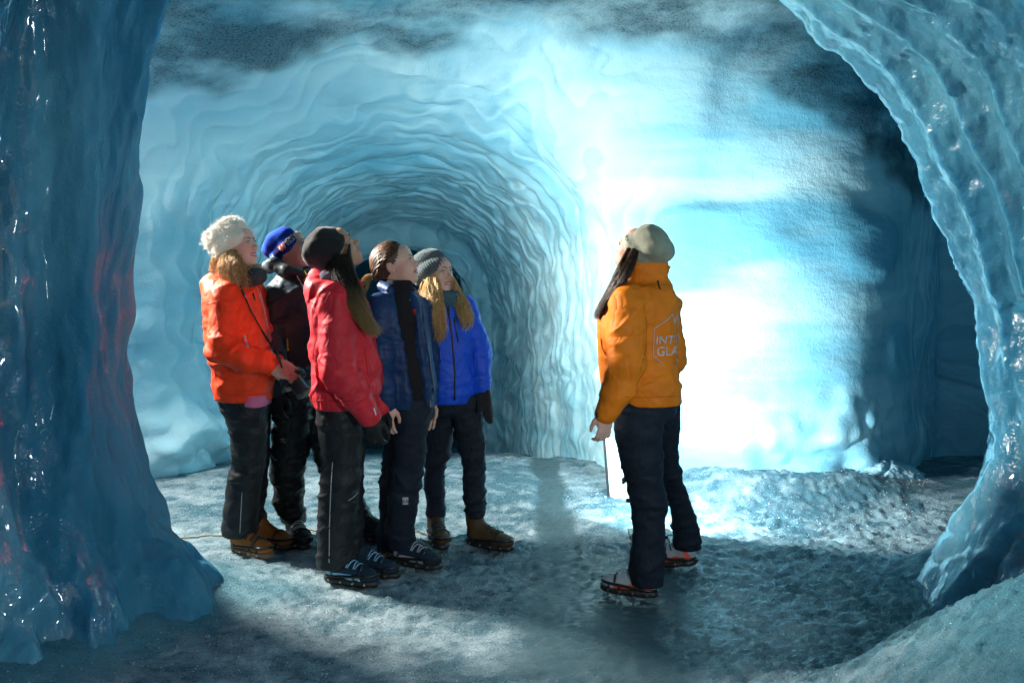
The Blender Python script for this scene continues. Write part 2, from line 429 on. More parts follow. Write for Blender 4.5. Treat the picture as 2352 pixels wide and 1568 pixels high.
def build_floor():
    def axis(segs):
        a = []
        for lo, hi, h in segs: a.append(np.arange(lo, hi - 1e-6, h))
        a.append([segs[-1][1]]); return np.concatenate(a).astype(np.float32)
    xs = axis([(-5.8, -2.6, 0.06), (-2.6, 2.7, 0.0145), (2.7, 5.2, 0.05)])
    ys = axis([(-1.9, 2.7, 0.08), (2.7, 4.0, 0.0135), (4.0, 5.6, 0.0155), (5.6, 8.2, 0.026), (8.2, 17, 0.06)])
    X, Y = np.meshgrid(xs, ys, indexing='ij')
    Z = floor_z(X, Y)
    V = np.stack([X, Y, Z], -1).reshape(-1, 3)
    i, j = np.meshgrid(np.arange(len(xs)-1), np.arange(len(ys)-1), indexing='ij')
    a = (i*len(ys) + j).ravel()
    Q = np.stack([a, a + len(ys), a + len(ys) + 1, a + 1], 1)
    me = mesh_np('floor', V, Q)
    at = me.attributes.new('wet_path', 'FLOAT', 'POINT'); at.data.foreach_set('value', path_mask(X, Y).astype(np.float32).ravel())
    tone = 0.42 + 0.30*fbm(X*1.6, Y*1.6, 0, 71, 3) + 0.38*fbm(X*9, Y*13, 0, 72, 4, 0.7)
    at = me.attributes.new('tone', 'FLOAT', 'POINT'); at.data.foreach_set('value', np.clip(tone, 0, 1).astype(np.float32).ravel())
    lw = interp(Y, [2.5, 3.5, 4.0, 4.4, 5.0, 5.3], [-1.75, -1.9, -1.75, -1.55, -1.62, -1.9]); blue = (1 - sstep(0.15, 0.75, X - lw + 0.2*vnoise(X*3, Y*3, 0, 45)))*(1 - sstep(4.7, 5.2, Y))
    blue = np.maximum(blue, sstep(0.9, 1.7, X + (3.3 - Y)*0.38)*(1 - sstep(3.5, 3.9, Y)))
    blue = np.maximum(blue, sstep(1.5, 2.1, X)*(1 - sstep(4.9, 5.4, Y))*0.8)
    at = me.attributes.new('blue_ice', 'FLOAT', 'POINT'); at.data.foreach_set('value', np.clip(blue, 0, 1).astype(np.float32).ravel())
    m, nt, b = newmat('trodden_snow')
    p = coords_(nt)
    atn = nt.nodes.new('ShaderNodeAttribute'); atn.attribute_name = 'wet_path'
    wet = atn.outputs['Fac']
    a2 = nt.nodes.new('ShaderNodeAttribute'); a2.attribute_name = 'tone'; f = a2.outputs['Fac']
    col = ramp_(nt, f, [(0.1, (0.065, 0.15, 0.19)), (0.9, (0.36, 0.47, 0.51))])
    g = ramp_(nt, noise_(nt, p, 120, 0, 0.6), [(0.3, 0.72), (0.7, 1.0)])
    col = mix_(nt, 1.0, col, g, 'MULTIPLY')
    col = mix_(nt, math_(nt, 'MULTIPLY', wet, 0.95), col, (0.045, 0.085, 0.10))
    a3 = nt.nodes.new('ShaderNodeAttribute'); a3.attribute_name = 'blue_ice'
    col = mix_(nt, math_(nt, 'MULTIPLY', a3.outputs['Fac'], 0.9), col, (0.045, 0.19, 0.25))
    nt.links.new(col, b.inputs['Base Color'])
    rr = ramp_(nt, noise_(nt, p, 60, 1, 0.7), [(0.35, 0.18), (0.62, 0.62)])
    rr2 = mix_(nt, wet, rr, (0.13, 0.13, 0.13))
    nt.links.new(rr2, b.inputs['Roughness']); b.inputs['IOR'].default_value = 1.33
    bump_(nt, b, noise_(nt, p, 90, 3, 0.8), 0.7, 0.012)
    link('floor', me, None, m, kind='structure')
    return V, Q
cave_V, cave_Q = build_cave()
floor_V, floor_Q = build_floor()
def snow_crystals(n=20000):
    rng = np.random.RandomState(3)
    y = 3.1 + 3.6*rng.rand(n)**0.8; x = -2.2 + 5.0*rng.rand(n)
    keep = path_mask(x, y) < 0.35*rng.rand(n) + 0.05; x = x[keep]; y = y[keep]; n = len(x)
    z = floor_z(x, y); r = 0.0014 + 0.0032*rng.rand(n)**3
    base = np.array([(1, 0, -.5), (-.5, .87, -.5), (-.5, -.87, -.5), (0, 0, 1)])
    q = rng.randn(n, 4); q /= np.linalg.norm(q, axis=1, keepdims=True); w, a, b, c = q.T
    Rm = np.stack([1-2*(b*b+c*c), 2*(a*b-w*c), 2*(a*c+w*b), 2*(a*b+w*c), 1-2*(a*a+c*c), 2*(b*c-w*a), 2*(a*c-w*b), 2*(b*c+w*a), 1-2*(a*a+b*b)], 1).reshape(n, 3, 3)
    V = np.einsum('nij,kj->nki', Rm, base)*r[:, None, None] + np.stack([x, y, z + r*0.4], 1)[:, None]
    T = (np.array([(0, 1, 3), (1, 2, 3), (2, 0, 3), (0, 2, 1)])[None] + 4*np.arange(n)[:, None, None]).reshape(-1, 3)
    m, nt, b_ = newmat('ice_crystal'); b_.inputs['Base Color'].default_value = (0.6, 0.68, 0.70, 1); b_.inputs['Roughness'].default_value = 0.06; b_.inputs['Specular IOR Level'].default_value = 1.0
    pc = coords_(nt); nt.links.new(ramp_(nt, noise_(nt, pc, 40, 1), [(0.3, (0.45, 0.55, 0.58)), (0.7, (0.7, 0.76, 0.78))]), b_.inputs['Base Color'])
    link('snow_crystals', mesh_np('snow_crystals', V.reshape(-1, 3), T, False), None, m, label='loose glinting ice crystals strewn over the trodden snow', cat='ice crystals', kind='stuff')
snow_crystals()

# ------------------------------------------------------------------ lamps the cave is lit with, and one added fill lamp
def lamp_material(col, strength):
    m = bpy.data.materials.new('lamp_glass'); m.use_nodes = True; nt = m.node_tree; nt.nodes.clear()
    o = nt.nodes.new('ShaderNodeOutputMaterial'); e = nt.nodes.new('ShaderNodeEmission')
    e.inputs[0].default_value = (*col, 1); e.inputs[1].default_value = strength; nt.links.new(e.outputs[0], o.inputs[0]); return m
def plain(name, col, rough=0.5, metal=0.0, spec=0.5):
    m, nt, b = newmat(name)
    p = coords_(nt); v = ramp_(nt, noise_(nt, p, 60, 3, 0.6), [(0.3, tuple(c*0.8 for c in col)), (0.7, tuple(min(1, c*1.12) for c in col))])
    nt.links.new(v, b.inputs['Base Color']); b.inputs['Roughness'].default_value = rough; b.inputs['Metallic'].default_value = metal
    b.inputs['Specular IOR Level'].default_value = spec
    return m
M_BLACK = plain('black_plastic', (0.015, 0.016, 0.018), 0.45)
def bm_obj(name, bm, mat, parent=None, smooth=False):
    me = bpy.data.meshes.new(name); bm.to_mesh(me); bm.free()
    for pl in me.polygons: pl.use_smooth = smooth
    return link(name, me, parent, mat)
def bm_box(bm, c, s, rot=None, bev=0.0):
    M = Matrix.Translation(c) @ (rot.to_4x4() if rot is not None else Matrix.Identity(4)) @ Matrix.Diagonal((*s, 1))
    g = bmesh.ops.create_cube(bm, size=1.0, matrix=M)
    if bev > 0:
        es = list({e for v in g['verts'] for e in v.link_edges})
        bmesh.ops.bevel(bm, geom=es, offset=bev, segments=2, affect='EDGES')
def look_rot(a, b):
    return (Vector(b) - Vector(a)).to_track_quat('-Z', 'Y')
def floodlight(pos, aim, size, col, power, label, spread, stand_z):
    root = link('floodlight', None, label=label, cat='lamp'); root.location = (pos[0], pos[1], stand_z)
    q = look_rot(pos, aim).to_matrix(); inv = Vector((pos[0], pos[1], stand_z)); P0 = Vector(pos) - inv
    bm = bmesh.new(); bm_box(bm, P0 + q @ Vector((0, 0, 0.035)), (size*1.12, size*0.86, 0.05), q, 0.008)
    for k in range(5): bm_box(bm, P0 + q @ Vector(((k-2)*size*0.2, 0, 0.07)), (size*0.03, size*0.7, 0.03), q)
    bm_obj('housing', bm, M_BLACK, root)
    bm = bmesh.new(); bm_box(bm, P0 + q @ Vector((0, 0, 0.006)), (size, size*0.74, 0.006), q)
    bm_obj('lens', bm, lamp_material(col, 25.0), root)
    bm = bmesh.new()
    for s in (-1, 1):
        bm_box(bm, P0 + q @ Vector((s*size*0.62, 0, 0.03)), (0.012, 0.03, 0.10), q)
        bm_box(bm, Vector((s*0.10, 0, 0.0)), (0.03, 0.26, 0.02))
    bm_box(bm, Vector((0, 0, P0.z*0.5)), (0.022, 0.022, P0.z), None)
    bm_box(bm, P0 + Vector((0, 0, -size*0.55)), (size*1.25, 0.02, 0.02), None)
    bm_box(bm, Vector((0, 0, 0.0)), (0.24, 0.03, 0.02))
    bm_obj('stand', bm, M_BLACK, root)
    l = bpy.data.lights.new('floodlight_beam', 'AREA'); l.shape = 'RECTANGLE'; l.size = size; l.size_y = size*0.74
    l.energy = power; l.color = col; l.spread = R(spread)
    lo = bpy.data.objects.new('floodlight_beam', l); COL.objects.link(lo); lo.parent = root
    lo.location = P0 + q @ Vector((0, 0, -0.02)); lo.rotation_euler = q.to_euler()
    return root
floodlight(KEY_POS, KEY_AIM, 0.40, (1.0, 0.93, 0.84), KEY_POWER, 'black floodlight on a stand hidden behind the left ice wall', 118, 0.0)
floodlight(SIDE_POS, SIDE_AIM, 0.14, (1.0, 0.90, 0.78), SIDE_POWER, 'small floodlight on a tall stand near the left wall of the chamber', 66, 0.0)
floodlight(FILL_POS, FILL_AIM, 0.50, (0.72, 0.90, 1.0), FILL_POWER, 'unseen floodlight added in the passage behind the viewer for fill and glints', 120, 0.0)
floodlight(FLOOD_POS, FLOOD_AIM, 0.22, (0.72, 0.93, 1.0), FLOOD_POWER, 'low black floodlight on the snow behind the guide', 165, 0.02)
# ================================================================== modelling tools for people
class Vox:
    """solid built from blended primitives on a (locally finer) grid"""
    def __init__(s, lo, hi, h, fine=(), hf=None):
        s.ax = []
        for a in range(3):
            c = [lo[a]]
            while c[-1] < hi[a]:
                st = h
                for fl, fh in fine:
                    if fl[a] - h < c[-1] < fh[a]: st = hf
                c.append(c[-1] + st)
            s.ax.append(np.array(c, np.float32))
        s.F = np.full(tuple(len(a) for a in s.ax), 0.5, np.float32); s.h = h
    def _sl(s, lo, hi, m):
        r = []
        for a in range(3):
            i = max(0, np.searchsorted(s.ax[a], lo[a] - m) - 1); j = min(len(s.ax[a]), np.searchsorted(s.ax[a], hi[a] + m) + 1)
            r.append(slice(int(i), int(max(j, i))))
        return tuple(r)
    def add(s, prim, k=0.0, op='add'):
        fn, lo, hi = prim
        sl = s._sl(lo, hi, k + 2.5*s.h)
        X = s.ax[0][sl[0]][:, None, None]; Y = s.ax[1][sl[1]][None, :, None]; Z = s.ax[2][sl[2]][None, None, :]
        if X.size == 0 or Y.size == 0 or Z.size == 0: return s
        d = fn(X, Y, Z).astype(np.float32)
        if op == 'add': s.F[sl] = smin(s.F[sl], d, k)
        elif op == 'sub': s.F[sl] = -smin(-s.F[sl], d, k)
        elif op == 'and':
            G = np.full_like(s.F, 0.5); G[sl] = -smin(-s.F[sl], -d, k); s.F = G
        return s
    def mesh(s): return surface_nets(s.F, *s.ax)
A3 = lambda p: np.asarray(p, np.float32)
def cap(a, b, ra, rb=None, sc=(1, 1, 1)):
    a = A3(a); b = A3(b); rb = ra if rb is None else rb; ab = b - a; L = max(float(ab @ ab), 1e-9)
    def fn(X, Y, Z):
        px, py, pz = X - a[0], Y - a[1], Z - a[2]
        t = np.clip((px*ab[0] + py*ab[1] + pz*ab[2])/L, 0, 1)
        return np.sqrt(((px - t*ab[0])/sc[0])**2 + ((py - t*ab[1])/sc[1])**2 + ((pz - t*ab[2])/sc[2])**2) - (ra + (rb - ra)*t)
    m = max(ra, rb)*max(sc); return fn, np.minimum(a, b) - m, np.maximum(a, b) + m
def ell(c, r, Rm=None):
    c = A3(c); r = A3(r); M = np.eye(3, dtype=np.float32) if Rm is None else np.asarray(Rm, np.float32)
    def fn(X, Y, Z):
        px, py, pz = X - c[0], Y - c[1], Z - c[2]
        q = [px*M[0, i] + py*M[1, i] + pz*M[2, i] for i in range(3)]
        k0 = np.sqrt(sum((q[i]/r[i])**2 for i in range(3))); k1 = np.sqrt(sum((q[i]/r[i]**2)**2 for i in range(3)))
        return k0*(k0 - 1)/np.maximum(k1, 1e-6)
    e = np.sqrt(((M*r)**2).sum(1)); return fn, c - e, c + e
def smooth_rows(rows, n=48):
    r = np.array(rows, np.float64); t = np.concatenate([[0], np.cumsum(np.abs(np.diff(r[:, 0])) + 1e-6)])
    q = np.linspace(0, t[-1], n); out = np.empty((n, r.shape[1]))
    for c in range(r.shape[1]):
        m = np.gradient(r[:, c], t); 
        i = np.clip(np.searchsorted(t, q) - 1, 0, len(t) - 2); hh = t[i+1] - t[i]; s = (q - t[i])/hh
        out[:, c] = (2*s**3-3*s**2+1)*r[i, c] + (s**3-2*s**2+s)*hh*m[i] + (-2*s**3+3*s**2)*r[i+1, c] + (s**3-s**2)*hh*m[i+1]
    return out
def loft(rows, p=2.2, frame=None):
    """rows (z, cx, cy, a, b) bottom to top or top to bottom; frame = (origin, 3x3) for a tilted axis"""
    r = smooth_rows(sorted(rows, key=lambda q: q[0])); zz = r[:, 0]
    O, M = (np.zeros(3), np.eye(3)) if frame is None else (A3(frame[0]), np.asarray(frame[1], np.float32))
    def fn(X, Y, Z):
        if frame is not None:
            px, py, pz = X - O[0], Y - O[1], Z - O[2]
            X, Y, Z = [px*M[0, i] + py*M[1, i] + pz*M[2, i] for i in range(3)]
        cx, cy_, a, b = [np.interp(Z, zz, r[:, i]).astype(np.float32) for i in (1, 2, 3, 4)]
        q = (np.abs((X - cx)/a)**p + np.abs((Y - cy_)/b)**p)**(1/p)
        return np.maximum((q - 1)*np.minimum(a, b), np.maximum(zz[0] - Z, Z - zz[-1]))
    lo = np.array([(r[:, 1] - r[:, 3]).min(), (r[:, 2] - r[:, 4]).min(), zz[0]]); hi = np.array([(r[:, 1] + r[:, 3]).max(), (r[:, 2] + r[:, 4]).max(), zz[-1]])
    if frame is not None:
        cs = np.array([[x, y, z] for x in (lo[0], hi[0]) for y in (lo[1], hi[1]) for z in (lo[2], hi[2])]) @ np.asarray(M).T + O
        lo, hi = cs.min(0), cs.max(0)
    return fn, lo, hi
def chain(pts, rad, sc=(1, 1, 1)):
    return [cap(pts[i], pts[i+1], rad[i], rad[i+1], sc) for i in range(len(pts) - 1)]
def solid(prims, h, fine=(), hf=None):
    """prims: list of (prim, k[, op])"""
    lo = np.min([p[0][1] for p in prims if len(p) < 3], 0) - 3*h; hi = np.max([p[0][2] for p in prims if len(p) < 3], 0) + 3*h
    v = Vox(lo, hi, h, fine, hf)
    for p in prims: v.add(p[0], p[1], p[2] if len(p) > 2 else 'add')
    return v.mesh()
def relax(V, Q, it=1, lam=0.5):
    E = np.concatenate([Q[:, [0, 1]], Q[:, [1, 2]], Q[:, [2, 3]], Q[:, [3, 0]]])
    E = np.concatenate([E, E[:, ::-1]])
    n = np.bincount(E[:, 0], minlength=len(V)).astype(np.float32)[:, None]
    for _ in range(it):
        S = np.stack([np.bincount(E[:, 0], V[E[:, 1], c], len(V)) for c in range(3)], 1)
        V = V + lam*(S/np.maximum(n, 1) - V)
    return V.astype(np.float32)
def folds(V, Q, seed, amp=0.007, freq=7.0, tilt=0.5, spots=(), zsq=1.6, crease=1.0, hem=None):
    """cloth folds: soft dents plus sharper creases, gathered round the given (point, radius, gain) spots"""
    N = vnormals(V, Q); x, y, z = (V*freq).T
    w = vnoise(x*0.45, y*0.45, z*0.45, seed)*1.2
    d = 0.9*fbm(x*0.7 + w, y*0.7, z*0.7*zsq + w, seed + 1, 2)
    r1 = (1 - np.abs(vnoise(x*0.9 + z*tilt, y*0.9 + w, z*zsq*1.1 - x*tilt + w, seed + 2)))**3
    r2 = (1 - np.abs(vnoise(x*1.8 - z*tilt, y*1.8, z*zsq*2.0 + x*tilt, seed + 3)))**4
    g = np.full(len(V), 0.55, np.float32)
    gx = np.zeros(len(V), np.float32)
    for c, rad, gain in spots:
        gx = np.maximum(gx, gain*np.exp(-((V - A3(c))**2).sum(1)/(rad*rad)))
    hz = (1 - np.abs(vnoise(x*0.6, y*0.6, z*3.4 + w*1.5, seed + 4)))**3
    r3 = (1 - np.abs(vnoise(x*0.55 + z*0.5*tilt + w*0.6, y*0.55, z*0.8*zsq - x*0.6 + w, seed + 6)))**9
    disp = amp*(0.5*d + 1.3*crease*r3*(0.4 + g) + crease*(0.9*r1 + 0.55*r2)*(g + gx) + 1.6*gx*(hz - 0.3))
    if hem is not None:
        k = sstep(hem + 0.01, hem + 0.09, V[:, 2]); N = N*np.stack([0.35 + 0.65*k, 0.35 + 0.65*k, k], 1)
    return V + N*disp[:, None]
def bvh_of(V, Q): return BVHTree.FromPolygons([tuple(v) for v in V], [tuple(q) for q in Q])
def eye_ray(bv, u, v, off=0.002):
    """where the surface lies in the direction seen at print position (u, v)"""
    o = Vector((0, 0, CAMZ)); d = (Vector(W(u, v, 1.0)) - o).normalized()
    loc, n, _, _ = bv.ray_cast(o, d)
    if loc is None: return None
    return np.array(loc + n*off) if n.dot(d) < 0 else np.array(loc - n*off)
def polyline(pts, n):
    p = np.array(pts, np.float64); t = np.arange(len(p)); q = np.linspace(0, len(p) - 1, n)
    out = np.empty((n, 3))
    for c in range(3):
        m = np.gradient(p[:, c]) if len(p) > 2 else np.full(len(p), p[-1, c] - p[0, c])
        i = np.clip(q.astype(int), 0, len(p) - 2); s = q - i
        out[:, c] = (2*s**3-3*s**2+1)*p[i, c] + (s**3-2*s**2+s)*m[i] + (-2*s**3+3*s**2)*p[i+1, c] + (s**3-s**2)*m[i+1]
    return out
def tubes(curves, sides=6):
    """curves: list of (points n x 3, radii (n or scalar)[, flatten normal-scale]) -> V, Q"""
    Vs, Qs, off = [], [], 0
    for c in curves:
        P = np.asarray(c[0], np.float64); n = len(P); r = np.broadcast_to(np.asarray(c[1], np.float64), (n,))
        T = np.gradient(P, axis=0); T /= np.maximum(np.linalg.norm(T, axis=1, keepdims=True), 1e-9)
        up = np.where(np.abs(T[:, 2:3]) > 0.9, [[1.0, 0, 0]], [[0, 0, 1.0]])
        e1 = np.cross(T, up); e1 /= np.maximum(np.linalg.norm(e1, axis=1, keepdims=True), 1e-9); e2 = np.cross(T, e1)
        a = np.arange(sides)*2*np.pi/sides
        fl = c[2] if len(c) > 2 else 1.0
        ring = P[:, None] + r[:, None, None]*(np.cos(a)[None, :, None]*e1[:, None] + fl*np.sin(a)[None, :, None]*e2[:, None])
        Vs.append(ring.reshape(-1, 3))
        i, j = np.meshgrid(np.arange(n - 1), np.arange(sides), indexing='ij'); j2 = (j + 1) % sides
        Qs.append(np.stack([i*sides + j, i*sides + j2, (i+1)*sides + j2, (i+1)*sides + j], -1).reshape(-1, 4) + off)
        for base in (0, (n-1)*sides):
            for k in range(1, sides - 1, 2):
                Qs.append(np.array([[off+base, off+base+k, off+base+k+1, off+base+min(k+2, sides-1)]]) if k + 2 < sides else np.array([[off+base, off+base+k, off+base+k+1, off+base]]))
        off += n*sides
    Q = np.concatenate(Qs); Q = Q[Q[:, 3] != Q[:, 0]]
    return np.concatenate(Vs), Q
def tube_obj(name, curves, mat, parent, sides=6):
    V, Q = tubes(curves, sides); return link(name, mesh_np(name, V, Q), parent, mat)
def hair_strands(name, guides, n, mat, parent, seed, r=0.0016, seg=14, wave=0.0, wfreq=10.0, jitter=0.004, sides=3, taper=0.35):
    """guides: list of (path points, width at each path point, depth at each path point, weight)"""
    rng = np.random.RandomState(seed); cur = []
    wt = np.array([g[3] for g in guides], float); wt /= wt.sum()
    cnt = np.maximum(1, (wt*n).astype(int))
    for g, m in zip(guides, cnt):
        P = polyline(g[0], seg); wd = np.interp(np.linspace(0, 1, seg), np.linspace(0, 1, len(g[1])), g[1]); dp = np.interp(np.linspace(0, 1, seg), np.linspace(0, 1, len(g[2])), g[2])
        T = np.gradient(P, axis=0); T /= np.linalg.norm(T, axis=1, keepdims=True)
        e1 = np.cross(T, [0, 1.0, 0]); e1 /= np.maximum(np.linalg.norm(e1, axis=1, keepdims=True), 1e-6); e2 = np.cross(T, e1)
        for i in range(m):
            a = rng.rand()*2*np.pi; q = math.sqrt(rng.rand()); ox, oy = q*math.cos(a), q*math.sin(a)
            clump = 0.85 + 0.3*rng.rand()
            t = np.linspace(0, 1, seg); L = 0.80 + 0.22*rng.rand()
            k = P + e1*(wd*ox*clump)[:, None] + e2*(dp*oy*clump)[:, None]
            ph = rng.rand()*6.28 + ox*2; ph2 = rng.rand()*6.28
            k = k + e1*(wave*np.sin(t*wfreq + ph)*sstep(0.05, 0.4, t))[:, None] + e2*(wave*np.cos(t*wfreq*0.9 + ph2)*sstep(0.05, 0.4, t))[:, None]
            k = k + np.cumsum(rng.randn(seg, 3), 0)*jitter*t[:, None]*0.5
            if L < 1: 
                k = np.stack([np.interp(t*L, t, k[:, c]) for c in range(3)], 1)
            rr = r*(0.7 + 0.6*rng.rand())*(1 - (1 - taper)*t)
            cur.append((k, rr))
    V, Q = tubes(cur, sides); return link(name, mesh_np(name, V, Q), parent, mat)

# ------------------------------------------------------------------ materials for clothes, skin, hair
def cloth(name, col, rough=0.55, weave=350.0, bump=0.25, sheen=0.0, var=0.12, spec=0.4, crinkle=0.0):
    m, nt, b = newmat(name); p = coords_(nt)
    v = ramp_(nt, noise_(nt, p, 9.0, 3, 0.6), [(0.3, tuple(c*(1-var) for c in col)), (0.7, tuple(min(1, c*(1+var)) for c in col))])
    nt.links.new(v, b.inputs['Base Color']); b.inputs['Roughness'].default_value = rough
    b.inputs['Specular IOR Level'].default_value = spec*0.6; b.inputs['Roughness'].default_value = min(1, rough + 0.1)
    if sheen: b.inputs['Sheen Weight'].default_value = sheen; b.inputs['Sheen Roughness'].default_value = 0.5
    pr = bump_(nt, b, noise_(nt, p, weave, 1, 0.6), bump, 0.002)
    if crinkle:
        rg = math_(nt, 'ABSOLUTE', math_(nt, 'SUBTRACT', noise_(nt, coords_(nt, scale=(1, 1, 0.75), rot=(0.4, 0.5, 0)), 9.0, 2, 0.55, 0.6), 0.5))
        bump_(nt, b, math_(nt, 'POWER', rg, 0.6), crinkle, 0.03, pr)
    return m
def skin_mat(name, col, blush):
    m, nt, b = newmat(name); p = coords_(nt)
    v = ramp_(nt, noise_(nt, p, 22, 3, 0.6), [(0.35, col), (0.75, blush)])
    nt.links.new(v, b.inputs['Base Color']); b.inputs['Roughness'].default_value = 0.48
    b.inputs['Subsurface Weight'].default_value = 0.25; b.inputs['Subsurface Radius'].default_value = (1.0, 0.35, 0.2); b.inputs['Subsurface Scale'].default_value = 0.008
    bump_(nt, b, noise_(nt, p, 500, 1, 0.6), 0.12, 0.001)
    return m
def hair_mat(name, dark, light, low=None, zr=(0.9, 1.4)):
    """low: bleached towards the ends (below the heights zr)"""
    m, nt, b = newmat(name); p = coords_(nt, scale=(1, 1, 0.12))
    v = ramp_(nt, noise_(nt, p, 90, 2, 0.7), [(0.3, dark), (0.7, light)])
    if low is not None:
        g = nt.nodes.new('ShaderNodeNewGeometry'); s = nt.nodes.new('ShaderNodeSeparateXYZ'); nt.links.new(g.outputs['Position'], s.inputs[0])
        mr = nt.nodes.new('ShaderNodeMapRange'); mr.inputs[1].default_value = zr[0]; mr.inputs[2].default_value = zr[1]; mr.inputs[3].default_value = 1; mr.inputs[4].default_value = 0
        nt.links.new(s.outputs[2], mr.inputs[0])
        lv = ramp_(nt, noise_(nt, p, 70, 2, 0.7), [(0.3, tuple(c*0.55 for c in low)), (0.7, low)])
        v = mix_(nt, mr.outputs[0], v, lv)
    nt.links.new(v, b.inputs['Base Color']); b.inputs['Roughness'].default_value = 0.5; b.inputs['Specular IOR Level'].default_value = 0.35
    return m
M_LIP = plain('lip', (0.50, 0.17, 0.16), 0.4); M_TEETH = plain('tooth', (0.80, 0.76, 0.70), 0.25)
M_EYEW = plain('eye_white', (0.42, 0.40, 0.38), 0.2); M_IRIS = plain('iris', (0.03, 0.035, 0.04), 0.1)
M_RUBBER = plain('black_rubber', (0.012, 0.012, 0.013), 0.35); M_STEEL = plain('steel_stud', (0.55, 0.50, 0.42), 0.3, 0.9)
M_ZIP = plain('black_zip', (0.02, 0.02, 0.022), 0.4)

def head_frame(c, yaw, pitch, roll=0.0):
    y, p = R(yaw), R(pitch)
    f = np.array([math.cos(p)*math.cos(y), math.cos(p)*math.sin(y), math.sin(p)]); l = np.array([-math.sin(y), math.cos(y), 0.0])
    M = np.stack([f, l, np.cross(f, l)], 1)
    if roll:
        M = M @ np.array(Matrix.Rotation(R(roll), 3, 'X'))
    return np.asarray(c, np.float64), M
def head_prims(fr, smile=0.0, male=False, nose=1.0):
    O, M = fr
    def L(p): return O + M @ np.asarray(p, float)
    P = [(ell(L((-0.014, 0, 0.036)), (0.094, 0.075, 0.084), M), 0.0), (ell(L((0.034, 0, -0.018)), (0.057, 0.059, 0.086), M), 0.03),
         (ell(L((0.034, 0, -0.066)), (0.050, 0.049, 0.042), M), 0.025), (ell(L((0.068, 0, -0.096)), (0.022, 0.024, 0.018), M), 0.02),
         (ell(L((0.074, 0, 0.045)), (0.020, 0.045, 0.032), M), 0.03)]
    for s in (-1, 1):
        P += [(ell(L((0.060, s*0.039, -0.024 + 0.004*smile)), (0.024 + 0.003*smile, 0.020, 0.022), M), 0.022),
              (ell(L((0.081, s*0.025, 0.022)), (0.012, 0.022, 0.008), M), 0.014)]
    for s in (-1, 1): P.append((ell(L((0.103, s*0.031, 0.003)), (0.018, 0.017, 0.011), M), 0.010, 'sub'))
    nz = nose
    P += [(cap(L((0.086, 0, 0.014)), L((0.109*nz + 0.0*(1-nz), 0, -0.024)), 0.0070, 0.0100), 0.012), (ell(L((0.111*nz, 0, -0.026)), (0.0105, 0.0115, 0.0095), M), 0.006),
          (cap(L((0.100, 0, -0.036)), L((0.092, 0, -0.048)), 0.005, 0.006), 0.01)]
    for s in (-1, 1):
        P += [(ell(L((0.098, s*0.0125, -0.030)), (0.010, 0.0065, 0.008), M), 0.005),
              (cap(L((0.086, s*0.016, 0.006)), L((0.095, s*0.031, 0.0145)), 0.003, 0.0034), 0.004), (cap(L((0.095, s*0.031, 0.0145)), L((0.083, s*0.046, 0.006)), 0.0034, 0.003), 0.004),
              (cap(L((0.090, s*0.018, -0.004)), L((0.092, s*0.031, -0.0085)), 0.003, 0.003), 0.006), (cap(L((0.092, s*0.031, -0.0085)), L((0.082, s*0.045, 0.0)), 0.003, 0.003), 0.006)]
    cw = 0.021 + 0.007*smile; cx = 0.088 - 0.008*smile; cz = -0.0615 + 0.006*smile
    op = 0.0035*smile
    for s in (-1, 1):
        P += [(cap(L((0.0985, 0, -0.0565 + op)), L((cx, s*cw, cz)), 0.0058, 0.0032), 0.006), (cap(L((0.0965, 0, -0.0670 - op)), L((cx, s*cw, cz)), 0.0066, 0.0032), 0.006)]
    P.append((ell(L((0.103, 0, -0.0618)), (0.012, 0.019 + 0.004*smile, 0.0018 + 0.0046*smile), M), 0.002, 'sub'))
    P.append((ell(L((0.082, 0, -0.079)), (0.010, 0.014, 0.005), M), 0.012, 'add'))
    for s in (-1, 1):
        T = M @ np.array(Matrix.Rotation(R(-14), 3, 'Y'))
        P += [(ell(L((-0.008, s*0.0755, -0.008)), (0.019, 0.0085, 0.031), T), 0.005), (ell(L((-0.004, s*0.083, -0.006)), (0.010, 0.006, 0.019), T), 0.004, 'sub')]
    return P
def hand_prims(wrist, M, curl=25, spread=1.0, sc=1.0, fat=1.0, thumb=1.0):
    """M columns: along the fingers, to the thumb side, out of the back of the hand"""
    wrist = np.asarray(wrist, float)
    def L(p): return wrist + M @ (np.asarray(p, float)*sc)
    P = [(ell(L((0.046, 0.0, 0)), np.array((0.054, 0.041, 0.0175))*sc*fat, M), 0.012), (ell(L((0.040, 0.024, -0.010)), np.array((0.032, 0.016, 0.015))*sc*fat, M), 0.012)]
    for y, ln, cr in ((0.030, 0.070, 0.9), (0.0105, 0.078, 1.0), (-0.0095, 0.072, 1.08), (-0.028, 0.056, 1.15)):
        p = np.array((0.088 - 0.004*abs(y)/0.03, y, 0.002)); a = R(curl*0.5*cr); q = [p]
        for i, f in enumerate((0.45, 0.32, 0.23)):
            a2 = a; p = p + ln*f*np.array((math.cos(a2), y*1.6*spread, -math.sin(a2))); q.append(p); a += R(curl*cr)
        for i, r in enumerate((0.0098, 0.0088, 0.0080)):
            P.append((cap(L(q[i]), L(q[i+1]), r*sc*fat, (r - 0.0008)*sc*fat), 0.003))
    t = [(0.018, 0.030, -0.006), (0.046, 0.050*thumb, -0.018), (0.070, 0.054*thumb, -0.028), (0.090, 0.050*thumb, -0.036)]
    for i, r in enumerate((0.0135, 0.0105, 0.0092)): P.append((cap(L(t[i]), L(t[i+1]), r*sc*fat, (r - 0.001)*sc*fat), 0.004))
    return P
def frame3(x, z_hint):
    x = np.asarray(x, float); x = x/np.linalg.norm(x); z = np.asarray(z_hint, float); z = z - x*(z @ x); z /= np.linalg.norm(z)
    return np.stack([x, np.cross(z, x), z], 1)

